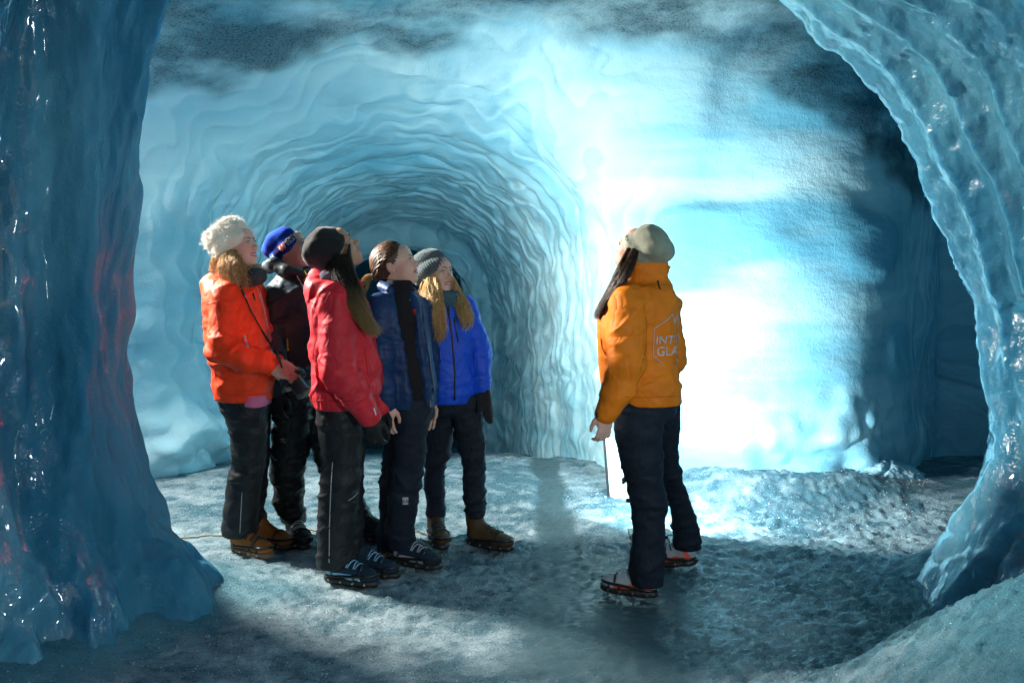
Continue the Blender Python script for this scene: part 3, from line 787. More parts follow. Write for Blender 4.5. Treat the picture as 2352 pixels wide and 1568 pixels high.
def make_eyes(fr, body, gaze=(1, 0, 0.1), brow=None, lashes=True):
    O, M = fr
    g = M @ (np.asarray(gaze, float)/np.linalg.norm(gaze))
    for s in (-1, 1):
        bm = bmesh.new(); bmesh.ops.create_uvsphere(bm, u_segments=20, v_segments=14, radius=0.0122)
        c = O + M @ np.array((0.0835, s*0.031, 0.003))
        rot = Vector((0, 0, 1)).rotation_difference(Vector(g)).to_matrix()
        for v in bm.verts: v.co = Vector(c) + rot @ v.co
        bm.faces.ensure_lookup_table()
        for f in bm.faces:
            f.smooth = True
            f.material_index = 1 if (f.calc_center_median() - Vector(c)).normalized().dot(Vector(g)) > 0.86 else 0
        me = bpy.data.meshes.new('eye'); bm.to_mesh(me); bm.free()
        o = link('eye', me, body, M_EYEW); me.materials.append(M_IRIS)
        if brow is not None:
            pts = [O + M @ np.array(p) for p in ((0.0995, s*0.011, 0.0195), (0.0985, s*0.022, 0.0265), (0.0925, s*0.036, 0.0285), (0.079, s*0.050, 0.0225))]
            tube_obj('eyebrow', [(polyline(pts, 8), np.array([.0022, .0030, .0032, .0031, .0028, .0024, .002, .001]), 0.6)], brow, body)
            pts = [O + M @ np.array(p) for p in ((0.0915, s*0.0175, 0.0085), (0.0985, s*0.031, 0.0125), (0.087, s*0.0465, 0.0065))]
            tube_obj('eyelash', [(polyline(pts, 7), 0.0013)], M_BLACK, body, 4)
def make_body(root, fr, hprims, torso, limbs, hands, skin, hf_boxes, smile=0.0):
    """one continuous body: head, neck, trunk, arms, hands, legs"""
    O, M = fr
    prims = list(hprims) + torso + limbs + hands
    V, Q = solid(prims, 0.019, hf_boxes, 0.0046)
    V = relax(V, Q, 1, 0.35)
    me = mesh_np('body', V, Q); o = link('body', me, root, skin); me.materials.append(M_LIP)
    c = (V[Q].mean(1) - O) @ M
    cw = 0.023 + 0.007*smile
    lip = (np.abs(c[:, 1]) < cw) & (c[:, 0] > 0.080) & (((c[:, 2] + 0.0618 - 0.005*smile*np.abs(c[:, 1])/cw)/(0.0105 + 0.004*smile - 0.006*np.abs(c[:, 1])/cw))**2 < 1)
    mi = np.zeros(len(Q), np.int32); mi[lip] = 1; me.polygons.foreach_set('material_index', mi)
    return o
def text_mesh(s, size):
    cu = bpy.data.curves.new('t', 'FONT'); cu.body = s; cu.size = size; cu.align_x = 'CENTER'; cu.resolution_u = 3
    o = bpy.data.objects.new('t', cu); COL.objects.link(o); dg = bpy.context.evaluated_depsgraph_get()
    me = bpy.data.meshes.new_from_object(o.evaluated_get(dg)); bpy.data.objects.remove(o)
    bm = bmesh.new(); bm.from_mesh(me); bpy.data.meshes.remove(me); bpy.data.curves.remove(cu)
    bmesh.ops.triangulate(bm, faces=bm.faces)
    for _ in range(3):
        es = [e for e in bm.edges if e.calc_length() > size*0.22]
        if not es: break
        bmesh.ops.subdivide_edges(bm, edges=es, cuts=1); bmesh.ops.triangulate(bm, faces=bm.faces)
    V = np.array([v.co[:] for v in bm.verts]); T = np.array([[v.index for v in f.verts] for f in bm.faces]); bm.free()
    return V, T
def wrap_on(bv, fr, V2, theta0, h0, rad, off=0.0025, flip=1):
    """lay flat points (s, t) round the axis of frame fr on a surface"""
    O, M = fr; out = []
    for s, t in V2[:, :2]:
        th = theta0 + flip*s/rad; d = M @ np.array((math.cos(th), math.sin(th), 0)); c = O + M @ np.array((0, 0, h0 + t))
        loc, n, _, _ = bv.ray_cast(Vector(c + d*0.6), Vector(-d))
        out.append(np.array(loc) + d*off if loc is not None else c + d*rad)
    return np.array(out)
def wrap_text(name, s, size, bv, fr, theta0, h0, rad, mat, parent, flip=1, rot=0.0):
    V, T = text_mesh(s, size)
    P = wrap_on(bv, fr, V, theta0, h0, rad, flip=flip)
    return link(name, mesh_np(name, P, T, False), parent, mat)
def beanie(fr, rows, tilt=22.0, cut=None, h=0.006, shift=(0, 0, 0), p=2.1):
    """rows (height along the hat's axis, x, y, a, b)"""
    O, M = fr; Mh = M @ np.array(Matrix.Rotation(R(-tilt), 3, 'Y')); Oh = O + M @ np.asarray(shift, float)
    return (Oh, Mh), loft(rows, p, (Oh, Mh))
# ================================================================== the people
def boot(root, uv, yaw, hemc=None, *, upper, sole_col, shaft=0.12, L=0.285, pitch=0.0, accents=None, laces=None, lift=0.0, toe_mat=None, spikes=True):
    u, v = uv; d = foot_d(v); x, y = W(u, v, d)[:2]
    if hemc is not None:
        x = hemc[1] - 0.040*math.cos(R(yaw)); y = hemc[2] - 0.040*math.sin(R(yaw)); shaft = max(shaft, hemc[0] + 0.02)
    z = float(floor_z(np.array([x]), np.array([y]), False)[0]) + 0.004 + lift
    O = np.array((x, y, z)); k = L/0.285
    M = np.array(Matrix.Rotation(R(yaw), 3, 'Z') @ Matrix.Rotation(R(-pitch), 3, 'Y'))
    def P(q): return O + M @ (np.asarray(q, float)*k)
    pr = [(ell(P((0.045, 0, 0.060)), np.array((0.050, 0.039, 0.050))*k, M), 0), (ell(P((0.125, 0, 0.050)), np.array((0.10, 0.043, 0.042))*k, M), 0.02),
          (ell(P((0.205, 0.002, 0.046)), np.array((0.068, 0.047, 0.036))*k, M), 0.02), (cap(P((0.055, 0, 0.105)), P((0.165, 0, 0.064)), 0.037*k, 0.030*k), 0.02),
          (cap(P((0.046, 0, 0.07)), P((0.034, 0, shaft)), 0.044*k, 0.050*k), 0.02), (ell(P((0.13, 0, -0.05)), (0.3, 0.2, 0.070), M), 0.004, 'sub')]
    V, Q = solid(pr, 0.0075)
    V = folds(V, Q, int(u), 0.0020, 22, crease=0.7)
    b = link('boot', mesh_np('boot', V, Q), root, upper)
    bv = bvh_of(V, Q)
    if accents:
        b.data.materials.append(accents); c = ((V[Q].mean(1) - O) @ M)/k
        s = ((c[:, 2] < 0.058 - 0.10*np.abs(c[:, 0] - 0.10)) & (c[:, 0] > 0.03) & (c[:, 0] < 0.20)) | ((np.abs(c[:, 0] - 0.02 - 0.6*(c[:, 2] - 0.04)) < 0.012) & (c[:, 2] < 0.10))
        b.data.polygons.foreach_set('material_index', s.astype(np.int32))
    rows = [(0.0, 0.132, 0, 0.136, 0.043), (0.008, 0.134, 0, 0.145, 0.048), (0.022, 0.134, 0, 0.147, 0.049), (0.032, 0.134, 0, 0.143, 0.046)]
    rows = [tuple(q*k for q in r) for r in rows]
    V2, Q2 = solid([(loft(rows, 2.5, (O, M)), 0)], 0.0065)
    V2 = V2 + vnormals(V2, Q2)*(0.003*fbm(V2[:, 0]*60, V2[:, 1]*60, V2[:, 2]*30, 5, 2))[:, None]
    link('sole', mesh_np('sole', V2, Q2), b, sole_col)
    if not spikes: return b
    # rubber harness with steel studs pulled over the boot
    def ring(h, f=1.0, tilt=0.0):
        pts = []
        for i in range(33):
            a = i/32*2*np.pi; dr = M @ np.array((math.cos(a)*2.2, math.sin(a), 0)); dr /= np.linalg.norm(dr); c = P((0.13, 0, h + tilt*math.cos(a)))
            loc, n, _, _ = bv.ray_cast(Vector(c + dr*0.4), Vector(-dr))
            if loc is not None: pts.append(np.array(loc) + dr*0.003)
        return pts
    cur = [(np.array(ring(0.046, tilt=0.012)), 0.0050*k, 1.5)]
    for xx in (0.055, 0.115, 0.165, 0.215):
        for s in (-1, 1):
            pts = []
            for hh in np.linspace(0.015, 0.05, 5):
                c = P((xx, 0, hh)); dr = M @ np.array((0.1*(xx - 0.13)/0.1, s*1.0, 0)); dr /= np.linalg.norm(dr)
                loc, n, _, _ = bv.ray_cast(Vector(c + dr*0.3), Vector(-dr)); pts.append((np.array(loc) if loc is not None else c + dr*0.045*k) + dr*0.004)
            cur.append((np.array(pts), 0.0045*k))
    pts = []
    for a in np.linspace(-1.25, 1.25, 13):
        dr = M @ np.array((0.12, math.sin(a), math.cos(a))); dr /= np.linalg.norm(dr); c = P((0.185, 0, 0.035))
        loc, n, _, _ = bv.ray_cast(Vector(c + dr*0.3), Vector(-dr))
        if loc is not None: pts.append(np.array(loc) + dr*0.003)
    if len(pts) > 3: cur.append((np.array(pts), 0.0055*k))
    tube_obj('strap', cur, M_RUBBER, b)
    for xx, yy in ((0.03, 0.040), (0.10, 0.049), (0.165, 0.050), (0.225, 0.045), (0.03, -0.040), (0.10, -0.049), (0.165, -0.050), (0.225, -0.045)):
        bm = bmesh.new()
        c = Vector(P((xx, yy, 0.019))); ax = Vector(M @ np.array((0, math.copysign(1, yy), 0)))
        bmesh.ops.create_cone(bm, cap_ends=True, segments=10, radius1=0.0065*k, radius2=0.0050*k, depth=0.010, matrix=Matrix.Translation(c) @ Vector((0, 0, 1)).rotation_difference(ax).to_matrix().to_4x4())
        bmesh.ops.create_cone(bm, cap_ends=True, segments=6, radius1=0.0005, radius2=0.005, depth=0.016, matrix=Matrix.Translation(Vector(P((xx, yy*0.8, -0.006)))))
        bm_obj('stud', bm, M_STEEL, b)
    if laces is not None:
        cur = []
        for i in range(5):
            xa = 0.085 + 0.020*i; pts = []
            for a in np.linspace(-0.75, 0.75, 7):
                dr = M @ np.array((0.55 + 0.15*math.copysign(1, a)*(1 if i % 2 else -1)*abs(a), math.sin(a), math.cos(a))); dr /= np.linalg.norm(dr); c = P((xa, 0, 0.045))
                loc, n, _, _ = bv.ray_cast(Vector(c + dr*0.3), Vector(-dr))
                if loc is not None: pts.append(np.array(loc) + dr*0.002)
            if len(pts) > 3: cur.append((np.array(pts), 0.0032*k))
        if cur: tube_obj('lace', cur, laces, b, 5)
    return b

GROUP = 'visitors looking up in the ice cave'
def build_person(S):
    d = S['d']; s = SP/FPX*d
    root = link('person', None, label=S['label'], cat='person', group=S.get('group', GROUP))
    hd = W(*S['head'], d + S.get('head_dd', 0.0))
    fr = head_frame(hd, S['yaw'], S['pitch'], S.get('roll', 0))
    rows = []
    for r in S['rows']:
        v, uL, uR, b = r[:4]; dd = d + (r[4] if len(r) > 4 else 0); a = W(uL, v, dd); c = W(uR, v, dd)
        rows.append((a[2], (a[0] + c[0])/2, dd, (c[0] - a[0])/2, b))
    low = [(z, cx, cy_, max(a - 0.035, 0.03), max(b - 0.035, 0.03)) for z, cx, cy_, a, b in rows]
    sh = sorted(rows)[-1]
    neck = (cap(fr[0] + fr[1] @ np.array((-0.022, 0, -0.055)), (sh[1], sh[2], sh[0] - 0.09), 0.050, 0.056), 0.02)
    torso = [neck, (loft(low), 0.03)]
    limbs, hands, boxes = [], [], [(fr[0] - 0.135, fr[0] + 0.135)]
    jk = [(loft(rows, S.get('p', 2.3)), 0.0)]
    spots = [((0, 0, 9), 0.1, 0)]
    gl = []
    for A in S['arms']:
        pts = [W(*q) for q in A['pts']]; rad = A['r']
        for c in chain(pts, rad): jk.append((c, 0.022))
        spots.append((pts[1], 0.13, 1.0)); spots.append((pts[-1], 0.09, 0.9)); spots.append((pts[0], 0.10, 0.5))
        for c in chain(pts, [max(q - 0.022, 0.022) for q in rad]): limbs.append((c, 0.02))
        if 'hand' in A:
            Mh = frame3(A['hand'][0], A['hand'][1])
            if A.get('mirror'): Mh = Mh * np.array([1, -1, 1])
            w = pts[-1] + Mh[:, 0]*A.get('out', 0.012)
            limbs.append((cap(pts[-1], w + Mh[:, 0]*0.02, 0.026, 0.027), 0.01))
            if A.get('glove') is None:
                hp = hand_prims(w, Mh, A.get('curl', 22), sc=A.get('sc', 0.92)); hands += hp
                lo = np.min([q[0][1] for q in hp], 0); hi = np.max([q[0][2] for q in hp], 0); boxes.append((lo - 0.01, hi + 0.01))
            else:
                limbs.append((cap(w, w + Mh[:, 0]*0.07, 0.020, 0.016), 0.01))
                if A.get('mitten'):
                    f = np.asarray(A['mitten'])
                    hp = [(ell(w + Mh[:, 0]*0.085, (0.085, 0.046, 0.030), Mh), 0.0), (cap(w - Mh[:, 0]*0.05, w + Mh[:, 0]*0.03, 0.045, 0.038), 0.02), (cap(w + Mh @ np.array((0.03, 0.03, -0.01)), w + Mh @ np.array((0.085, 0.055, -0.02)), 0.018, 0.015), 0.01)]
                else:
                    hp = hand_prims(w, Mh, A.get('curl', 22), sc=A.get('sc', 1.0), fat=1.22)
                    hp.append((cap(w - Mh[:, 0]*0.045, w + Mh[:, 0]*0.02, 0.037, 0.034), 0.012))
                gl.append((hp, A))
    lg = []
    lspots = []
    hems = []
    for G, BT in zip(S['legs'], S['boots']):
        rr = []
        v0, v1 = G['rows'][0][0], G['rows'][-1][0]; d0 = d + G.get('dh', 0.0); d1 = foot_d(BT['uv'][1]) + 0.04*math.sin(R(BT['yaw']))
        for v, uL, uR in G['rows']:
            dd = d0 + (d1 - d0)*(v - v0)/(v1 - v0); a = W(uL, v, dd); c = W(uR, v, dd); w = (c[0] - a[0])/2*0.95
            rr.append((a[2], (a[0] + c[0])/2, dd, w, max(w*0.92, 0.05)))
        lg.append((loft(rr, 2.1), 0.02))
        sm = sorted(rr); kn = min(rr, key=lambda q: abs(q[0] - 0.47)); an = sm[0]; hems.append(an)
        lspots += [((kn[1], kn[2], kn[0]), 0.15, 0.9), ((an[1], an[2], an[0] + 0.05), 0.13, 1.0), ((sm[-1][1], sm[-1][2], sm[-1][0] - 0.12), 0.12, 0.5)]
        limbs.append((loft([(z, cx, cy_, max(a*0.62, 0.032), max(b*0.62, 0.032)) for z, cx, cy_, a, b in rr] + [(0.03, an[1], an[2], 0.032, 0.032)], 2.0), 0.02))
    hem = sorted(rows)[0]
    lg.append((loft([(hem[0] - 0.06, hem[1], hem[2], hem[3]*0.80, hem[4]*0.72), (hem[0] + 0.01, hem[1], hem[2], hem[3]*0.88, hem[4]*0.80), (hem[0] + 0.10, hem[1], hem[2], hem[3]*0.85, hem[4]*0.78)], 2.2), 0.03))
    body = make_body(root, fr, head_prims(fr, S.get('smile', 0), nose=S.get('nose', 1.0)), torso, limbs, hands, S['skin'], boxes, S.get('smile', 0))
    make_eyes(fr, body, S.get('gaze', (1, 0, 0.15)), S.get('brow'))
    if S.get('smile', 0) > 0.5:
        O, M = fr; pts = [O + M @ np.array((0.0915 - 9.0*yy*yy, yy, -0.0605 + 4*yy*yy)) for yy in np.linspace(-0.022, 0.022, 9)]
        tube_obj('teeth', [(np.array(pts), 0.0042, 1.0)], M_TEETH, body)
    for pr in S.get('jacket_extra', []): jk.append(pr)
    V, Q = solid(jk, 0.0095)
    V = relax(V, Q, 1, 0.4)
    V = folds(V, Q, S['seed'], S.get('jamp', 0.0075)*1.35, S.get('jfreq', 6.5), S.get('jtilt', 0.5), spots + [((hem[1], hem[2] - 0.1, hem[0] + 0.05), 0.16, 0.5)], hem=hem[0])
    if S.get('gather'):
        N = vnormals(V, Q); th = np.arctan2(V[:, 1] - hem[2], V[:, 0] - hem[1]); g = np.exp(-((V[:, 2] - hem[0] - .03)/.035)**2)*(np.hypot((V[:, 0]-hem[1])/hem[3], (V[:, 1]-hem[2])/hem[4]) < 1.25)
        N[:, 2] *= 0; V = V + N*(g*S['gather']*(0.7*np.sin(th*34 + 3*vnoise(V[:, 0]*9, V[:, 1]*9, V[:, 2]*9, 5)) - 0.8))[:, None]
    jacket = link('jacket', mesh_np('jacket', V, Q), root, S['jacket'])
    S['jbv'] = bvh_of(V, Q)
    V, Q = solid(lg, 0.0095); V = relax(V, Q, 1, 0.4)
    V = folds(V, Q, S['seed'] + 50, S.get('tamp', 0.0065)*1.15, 7.0, 0.4, lspots, 2.0, hem=min(q[0] for q in hems))
    trousers = link('trousers', mesh_np('trousers', V, Q), root, S['trousers']); S['tbv'] = bvh_of(V, Q)
    for hp, A in gl:
        V, Q = solid(hp, 0.0055); V = relax(V, Q, 1, 0.3)
        g = link('glove' if not A.get('mitten') else 'mitten', mesh_np('glove', V, Q), root, A['glove'])
        A['obj'] = g
    S.update(root=root, fr=fr, body=body, jk=jacket, tr=trousers)
    for B, hm in zip(S['boots'], hems): boot(root, hemc=hm, **B)
    return S
def hat(S, name, rows, mat, tilt=22, h=0.006, shift=(0, 0, 0), ribs=0, lump=0.004, seed=1, cuff=True, p=2.1):
    (O, M), pr = beanie(S['fr'], rows, tilt, shift=shift, p=p)
    V, Q = solid([(pr, 0)], h); V = relax(V, Q, 3, 0.5)
    q = (V - O) @ M; N = vnormals(V, Q); th = np.arctan2(q[:, 1], q[:, 0])
    disp = lump*fbm(V[:, 0]*16, V[:, 1]*16, V[:, 2]*16, seed, 2)
    if ribs: disp = disp + 0.0028*np.cos(th*ribs)*np.clip(np.hypot(q[:, 0], q[:, 1])/0.06, 0, 1)
    V = V + N*disp[:, None]
    o = link(name, mesh_np(name, V, Q), S['root'], mat)
    return o, bvh_of(V, Q), (O, M)
def seen_line(bv, pts, n=14, off=0.003):
    P = [eye_ray(bv, u, v, off) for u, v in [tuple(q) for q in np.stack([np.interp(np.linspace(0, len(pts)-1, n), range(len(pts)), [p[i] for p in pts]) for i in (0, 1)], 1)]]
    return np.array([p for p in P if p is not None])
def seam(name, bv, pts, mat, parent, r=0.003, n=14, fl=1.0, off=0.001):
    L = seen_line(bv, pts, n, off)
    if len(L) > 2:
        # drop points that slipped through to something far behind
        md = np.median(L[:, 1]); L = L[np.abs(L[:, 1] - md) < 0.30]
    if len(L) > 2: return tube_obj(name, [(L, r, fl)], mat, parent)

SKIN_F = skin_mat('fair_skin', (0.64, 0.41, 0.32), (0.68, 0.36, 0.28)); SKIN_T = skin_mat('tan_skin', (0.44, 0.26, 0.16), (0.47, 0.24, 0.15))
M_TRS = cloth('black_softshell', (0.013, 0.014, 0.016), 0.45, 300, 0.3, spec=0.5, crinkle=0.35); M_TRS_NAVY = cloth('navy_softshell', (0.012, 0.018, 0.030), 0.6, 260, 0.4, spec=0.35, crinkle=0.35)
M_TRS_B = cloth('black_hardshell', (0.013, 0.013, 0.015), 0.38, 300, 0.2, spec=0.6, crinkle=0.35)
M_WHITE = plain('white_print', (0.75, 0.75, 0.75), 0.5); M_GREYP = plain('grey_print', (0.42, 0.42, 0.44), 0.45); M_REDP = plain('red_print', (0.55, 0.02, 0.02), 0.6)
M_YEL = plain('yellow_cord', (0.80, 0.50, 0.02), 0.5); M_PINK = cloth('pink_knit', (0.55, 0.16, 0.30), 0.9, 160, 0.8)
HB = hair_mat('brown_hair_dark', (0.010, 0.007, 0.006), (0.030, 0.018, 0.012)); 
BROW_D = plain('dark_brow', (0.035, 0.022, 0.016), 0.6); BROW_L = plain('light_brow', (0.16, 0.09, 0.05), 0.6)
M_BOOT_OCH = cloth('ochre_leather', (0.30, 0.105, 0.022), 0.5, 200, 0.3); M_BOOT_NAVY = cloth('blue_boot_fabric', (0.012, 0.030, 0.055), 0.6, 250, 0.4)
M_BOOT_BRN = cloth('brown_leather', (0.075, 0.047, 0.022), 0.5, 200, 0.3); M_BOOT_BLK = cloth('black_boot_fabric', (0.018, 0.018, 0.02), 0.45, 200, 0.4)
M_BOOT_GRY = cloth('pale_grey_shoe', (0.36, 0.38, 0.40), 0.55, 250, 0.3); M_SOLE = plain('boot_sole', (0.02, 0.018, 0.017), 0.5); M_CORAL = plain('coral_trim', (0.75, 0.10, 0.06), 0.5)
M_LBLUE = plain('light_blue_lace', (0.25, 0.50, 0.65), 0.5); M_SOLEB = plain('brown_sole', (0.16, 0.09, 0.05), 0.6)

# ------------------------------------------------------------------ woman in the orange-red jacket, cream wool hat
M_J1 = cloth('orange_red_shell', (0.80, 0.050, 0.008), 0.50, 320, 0.25, spec=0.45, crinkle=0.35)
M_WOOLG = cloth('beige_wool', (0.46, 0.40, 0.31), 0.95, 130, 1.0, sheen=0.3)
d = 5.12
A_ = build_person(dict(seed=11, label='woman in orange-red jacket and fluffy cream hat holding a camera', d=d, head=(543, 568), yaw=-16, pitch=15, smile=0.8, skin=SKIN_F, brow=BROW_D,
    rows=[(914, 498, 630, .165), (880, 494, 631, .170), (830, 489, 629, .175), (760, 480, 621, .185), (700, 471, 611, .19), (662, 478, 602, .175), (642, 500, 592, .135), (626, 528, 584, .085)],
    arms=[dict(pts=[(520, 676, d-.155), (512, 798, d-.215), (566, 824, d-.24), (618, 836, d-.22)], r=[.066, .064, .056, .047], hand=((0.9, -0.05, -0.35), (0.1, -0.8, 0.6)), out=0.02, glove=M_WOOLG, curl=34, sc=0.98),
          dict(pts=[(575, 676, d+.13), (612, 790, d+.12), (634, 848, d-.06)], r=[.062, .058, .046], hand=((0.75, -0.5, -0.45), (0.3, 0.6, 0.6)), out=0.02, glove=M_WOOLG, curl=38, sc=0.95, mirror=True)],
    legs=[dict(rows=[(895, 512, 602), (960, 518, 614), (1020, 531, 613), (1060, 535, 608), (1100, 525, 601), (1160, 517, 593), (1215, 512, 589), (1229, 511, 587)], foot=1278, dh=-.07),
          dict(rows=[(895, 545, 624), (1000, 556, 621), (1100, 560, 612), (1200, 574, 606), (1224, 577, 608)], foot=1258, dh=.07)],
    boots=[dict(uv=(513, 1268), yaw=-33, upper=M_BOOT_OCH, sole_col=M_SOLEB, laces=M_BLACK), dict(uv=(580, 1250), yaw=-30, upper=M_BOOT_OCH, sole_col=M_SOLE)],
    jacket=M_J1, trousers=M_TRS,
    jacket_extra=[(ell(W(500, 656, d), (.070, .115, .060)), .035), (ell(W(540, 636, d), (.085, .10, .036)), .03)]))
def wool_fuzz(S, base, mat, parent, n, ln, seed, r=0.0007):
    V = np.array([v.co[:] for v in base.data.vertices]); N = np.array([v.normal[:] for v in base.data.vertices]); rng = np.random.RandomState(seed)
    i = rng.randint(0, len(V), n); P = V[i] - N[i]*0.001; t = N[i] + 0.9*rng.randn(n, 3); t /= np.linalg.norm(t, axis=1, keepdims=True)
    L = ln*(0.4 + rng.rand(n, 1)); bend = 0.5*rng.randn(n, 3)
    q1 = P + t*L*0.5; q2 = P + t*L + bend*L*0.4
    e = np.cross(t, rng.randn(n, 3)); e /= np.linalg.norm(e, axis=1, keepdims=True); e *= r
    VV = np.concatenate([P - e, P + e, q1 - e*0.8, q1 + e*0.8, q2]); k = np.arange(n)
    T = np.concatenate([np.stack([k, k+n, k+3*n], 1), np.stack([k, k+3*n, k+2*n], 1), np.stack([k+2*n, k+3*n, k+4*n], 1)])
    return link('wool_fuzz', mesh_np('wool_fuzz', VV, T), parent, mat, kind='stuff')
M_CREAM = cloth('cream_wool', (0.80, 0.73, 0.60), 0.95, 120, 0.9, sheen=0.5); M_FUZZ = cloth('cream_fibre', (0.86, 0.80, 0.68), 0.9, 100, 0.0, sheen=0.3)
o, bv, f = hat(A_, 'hat', [(-0.010, -0.004, 0, .090, .082), (0.002, -0.004, 0, .106, .094), (0.030, -0.004, 0, .112, .100), (0.050, -0.006, 0, .108, .097), (0.058, -0.006, 0, .104, .093), (0.090, -0.010, 0, .110, .099), (0.125, -0.016, 0, .102, .093), (0.150, -0.018, 0, .074, .068), (0.158, -0.018, 0, .030, .028)], M_CREAM, 24, lump=0.008, seed=3)
wool_fuzz(A_, o, M_FUZZ, o, 7500, 0.021, 4)
for A in A_['arms']: wool_fuzz(A_, A['obj'], M_WOOLG, A['obj'], 900, .008, 6)
HAIR_A = hair_mat('curly_blond_hair', (0.22, 0.10, 0.035), (0.72, 0.44, 0.18))
hd = d
hair_strands('hair', [([W(524, 574, hd-.06), W(517, 610, hd-.115), W(535, 638, hd-.14), W(560, 652, hd-.165)], [.012, .042, .05, .03], [.01, .04, .04, .03], 3),
                      ([W(536, 576, hd-.065), W(537, 610, hd-.12), W(550, 635, hd-.145), W(570, 655, hd-.16)], [.02, .035, .045, .03], [.02, .035, .035, .03], 3),
                      ([W(551, 585, hd-.09), W(555, 606, hd-.11), W(566, 632, hd-.13), W(582, 652, hd-.13)], [.006, .014, .022, .022], [.01, .02, .03, .02], 1.6),
                      ([W(500, 592, hd-.03), W(500, 615, hd-.03), W(512, 634, hd-.06), W(530, 645, hd-.1)], [.03, .04, .035, .02], [.05, .06, .05, .03], 2),
                      ([W(560, 620, hd-.05), W(590, 612, hd-.03), W(602, 628, hd-.03), W(606, 650, hd-.05)], [.01, .02, .025, .02], [.02, .03, .03, .02], 0.35)],
             800, HAIR_A, A_['root'], 21, r=0.0014, seg=18, wave=0.0075, wfreq=30, jitter=0.0045)
M_SCARF = cloth('charcoal_fleece', (0.03, 0.04, 0.045), 0.95, 160, 0.8)
V, Q = solid([(c, .01) for c in chain([W(560, 645, d-.11), W(583, 636, d-.11), W(594, 634, d-.03), W(590, 640, d+.06)], [.034, .040, .040, .03])], 0.008)
link('neck_warmer', mesh_np('neck_warmer', folds(V, Q, 5, .004, 20), Q), A_['root'], M_SCARF)
L = seen_line(A_['jbv'], [(548, 645), (565, 690), (590, 740), (612, 778), (633, 806)], 26, .004); L = np.concatenate([L, [W(640, 820, d-.27), W(648, 845, d-.28)]])
tube_obj('camera_strap', [(L, .0085, .35)], M_BLACK, A_['root'])
seam('zipper', A_['jbv'], [(590, 660), (604, 700), (616, 760), (624, 810)], M_GREYP, A_['jk'], .0028)
seam('zipper', A_['jbv'], [(597, 668), (608, 710), (619, 770), (626, 810)], M_GREYP, A_['jk'], .0022)
seam('zip_pull', A_['jbv'], [(581, 672), (585, 688)], M_ZIP, A_['jk'], .005, 5)
seam('pocket_zip', A_['jbv'], [(562, 770), (565, 785), (570, 798)], M_GREYP, A_['jk'], .005, 8)
V, Q = solid([(loft([(W(0, 920, d)[2], W(592, 908, d)[0], d-.02, .072, .145), (W(0, 893, d)[2], W(596, 893, d)[0], d-.02, .070, .14)], 2.2), 0)], .008)
V[:, 2] -= 0.012*np.clip((V[:, 0] - W(560, 0, d)[0])/0.1, 0, 1)
link('sweater_hem', mesh_np('sweater_hem', V, Q), A_['root'], M_PINK)
seam('leg_zip', A_['tbv'], [(556, 1130), (553, 1180), (551, 1222)], M_GREYP, A_['tr'], .0022)

# the camera she holds, hanging from the strap
cr = link('camera_in_hands', None, label='black camera with a wide lens in the beige gloves', cat='camera'); cr.location = W(683, 882, d-.20)
M_LENS = plain('lens_black', (0.03, 0.032, 0.036), 0.25); M_GLASSF = plain('front_glass', (0.02, 0.05, 0.05), 0.05)
ax = Vector((0.62, -0.45, -0.64)).normalized(); qm = ax.to_track_quat('Z', 'Y').to_matrix()
bm = bmesh.new(); bm_box(bm, qm @ Vector((0, 0, -0.045)), (0.125, 0.088, 0.050), qm, 0.010); bm_box(bm, qm @ Vector((0, 0.05, -0.045)), (0.05, 0.03, 0.045), qm, 0.008); bm_obj('camera_body', bm, M_BLACK, cr, False)
bm = bmesh.new()
for z0, z1, r0, r1 in ((-0.02, 0.012, .036, .036), (0.012, 0.016, .033, .033), (0.016, 0.050, .037, .038), (0.050, 0.062, .040, .042)):
    bmesh.ops.create_cone(bm, cap_ends=True, segments=28, radius1=r0, radius2=r1, depth=z1 - z0, matrix=qm.to_4x4() @ Matrix.Translation((0, 0, (z0 + z1)/2)))
bm_obj('lens_barrel', bm, M_LENS, cr, False)
bm = bmesh.new(); bmesh.ops.create_cone(bm, cap_ends=True, segments=28, radius1=.034, radius2=.031, depth=.003, matrix=qm.to_4x4() @ Matrix.Translation((0, 0, .0640))); bm_obj('lens_glass', bm, M_GLASSF, cr)

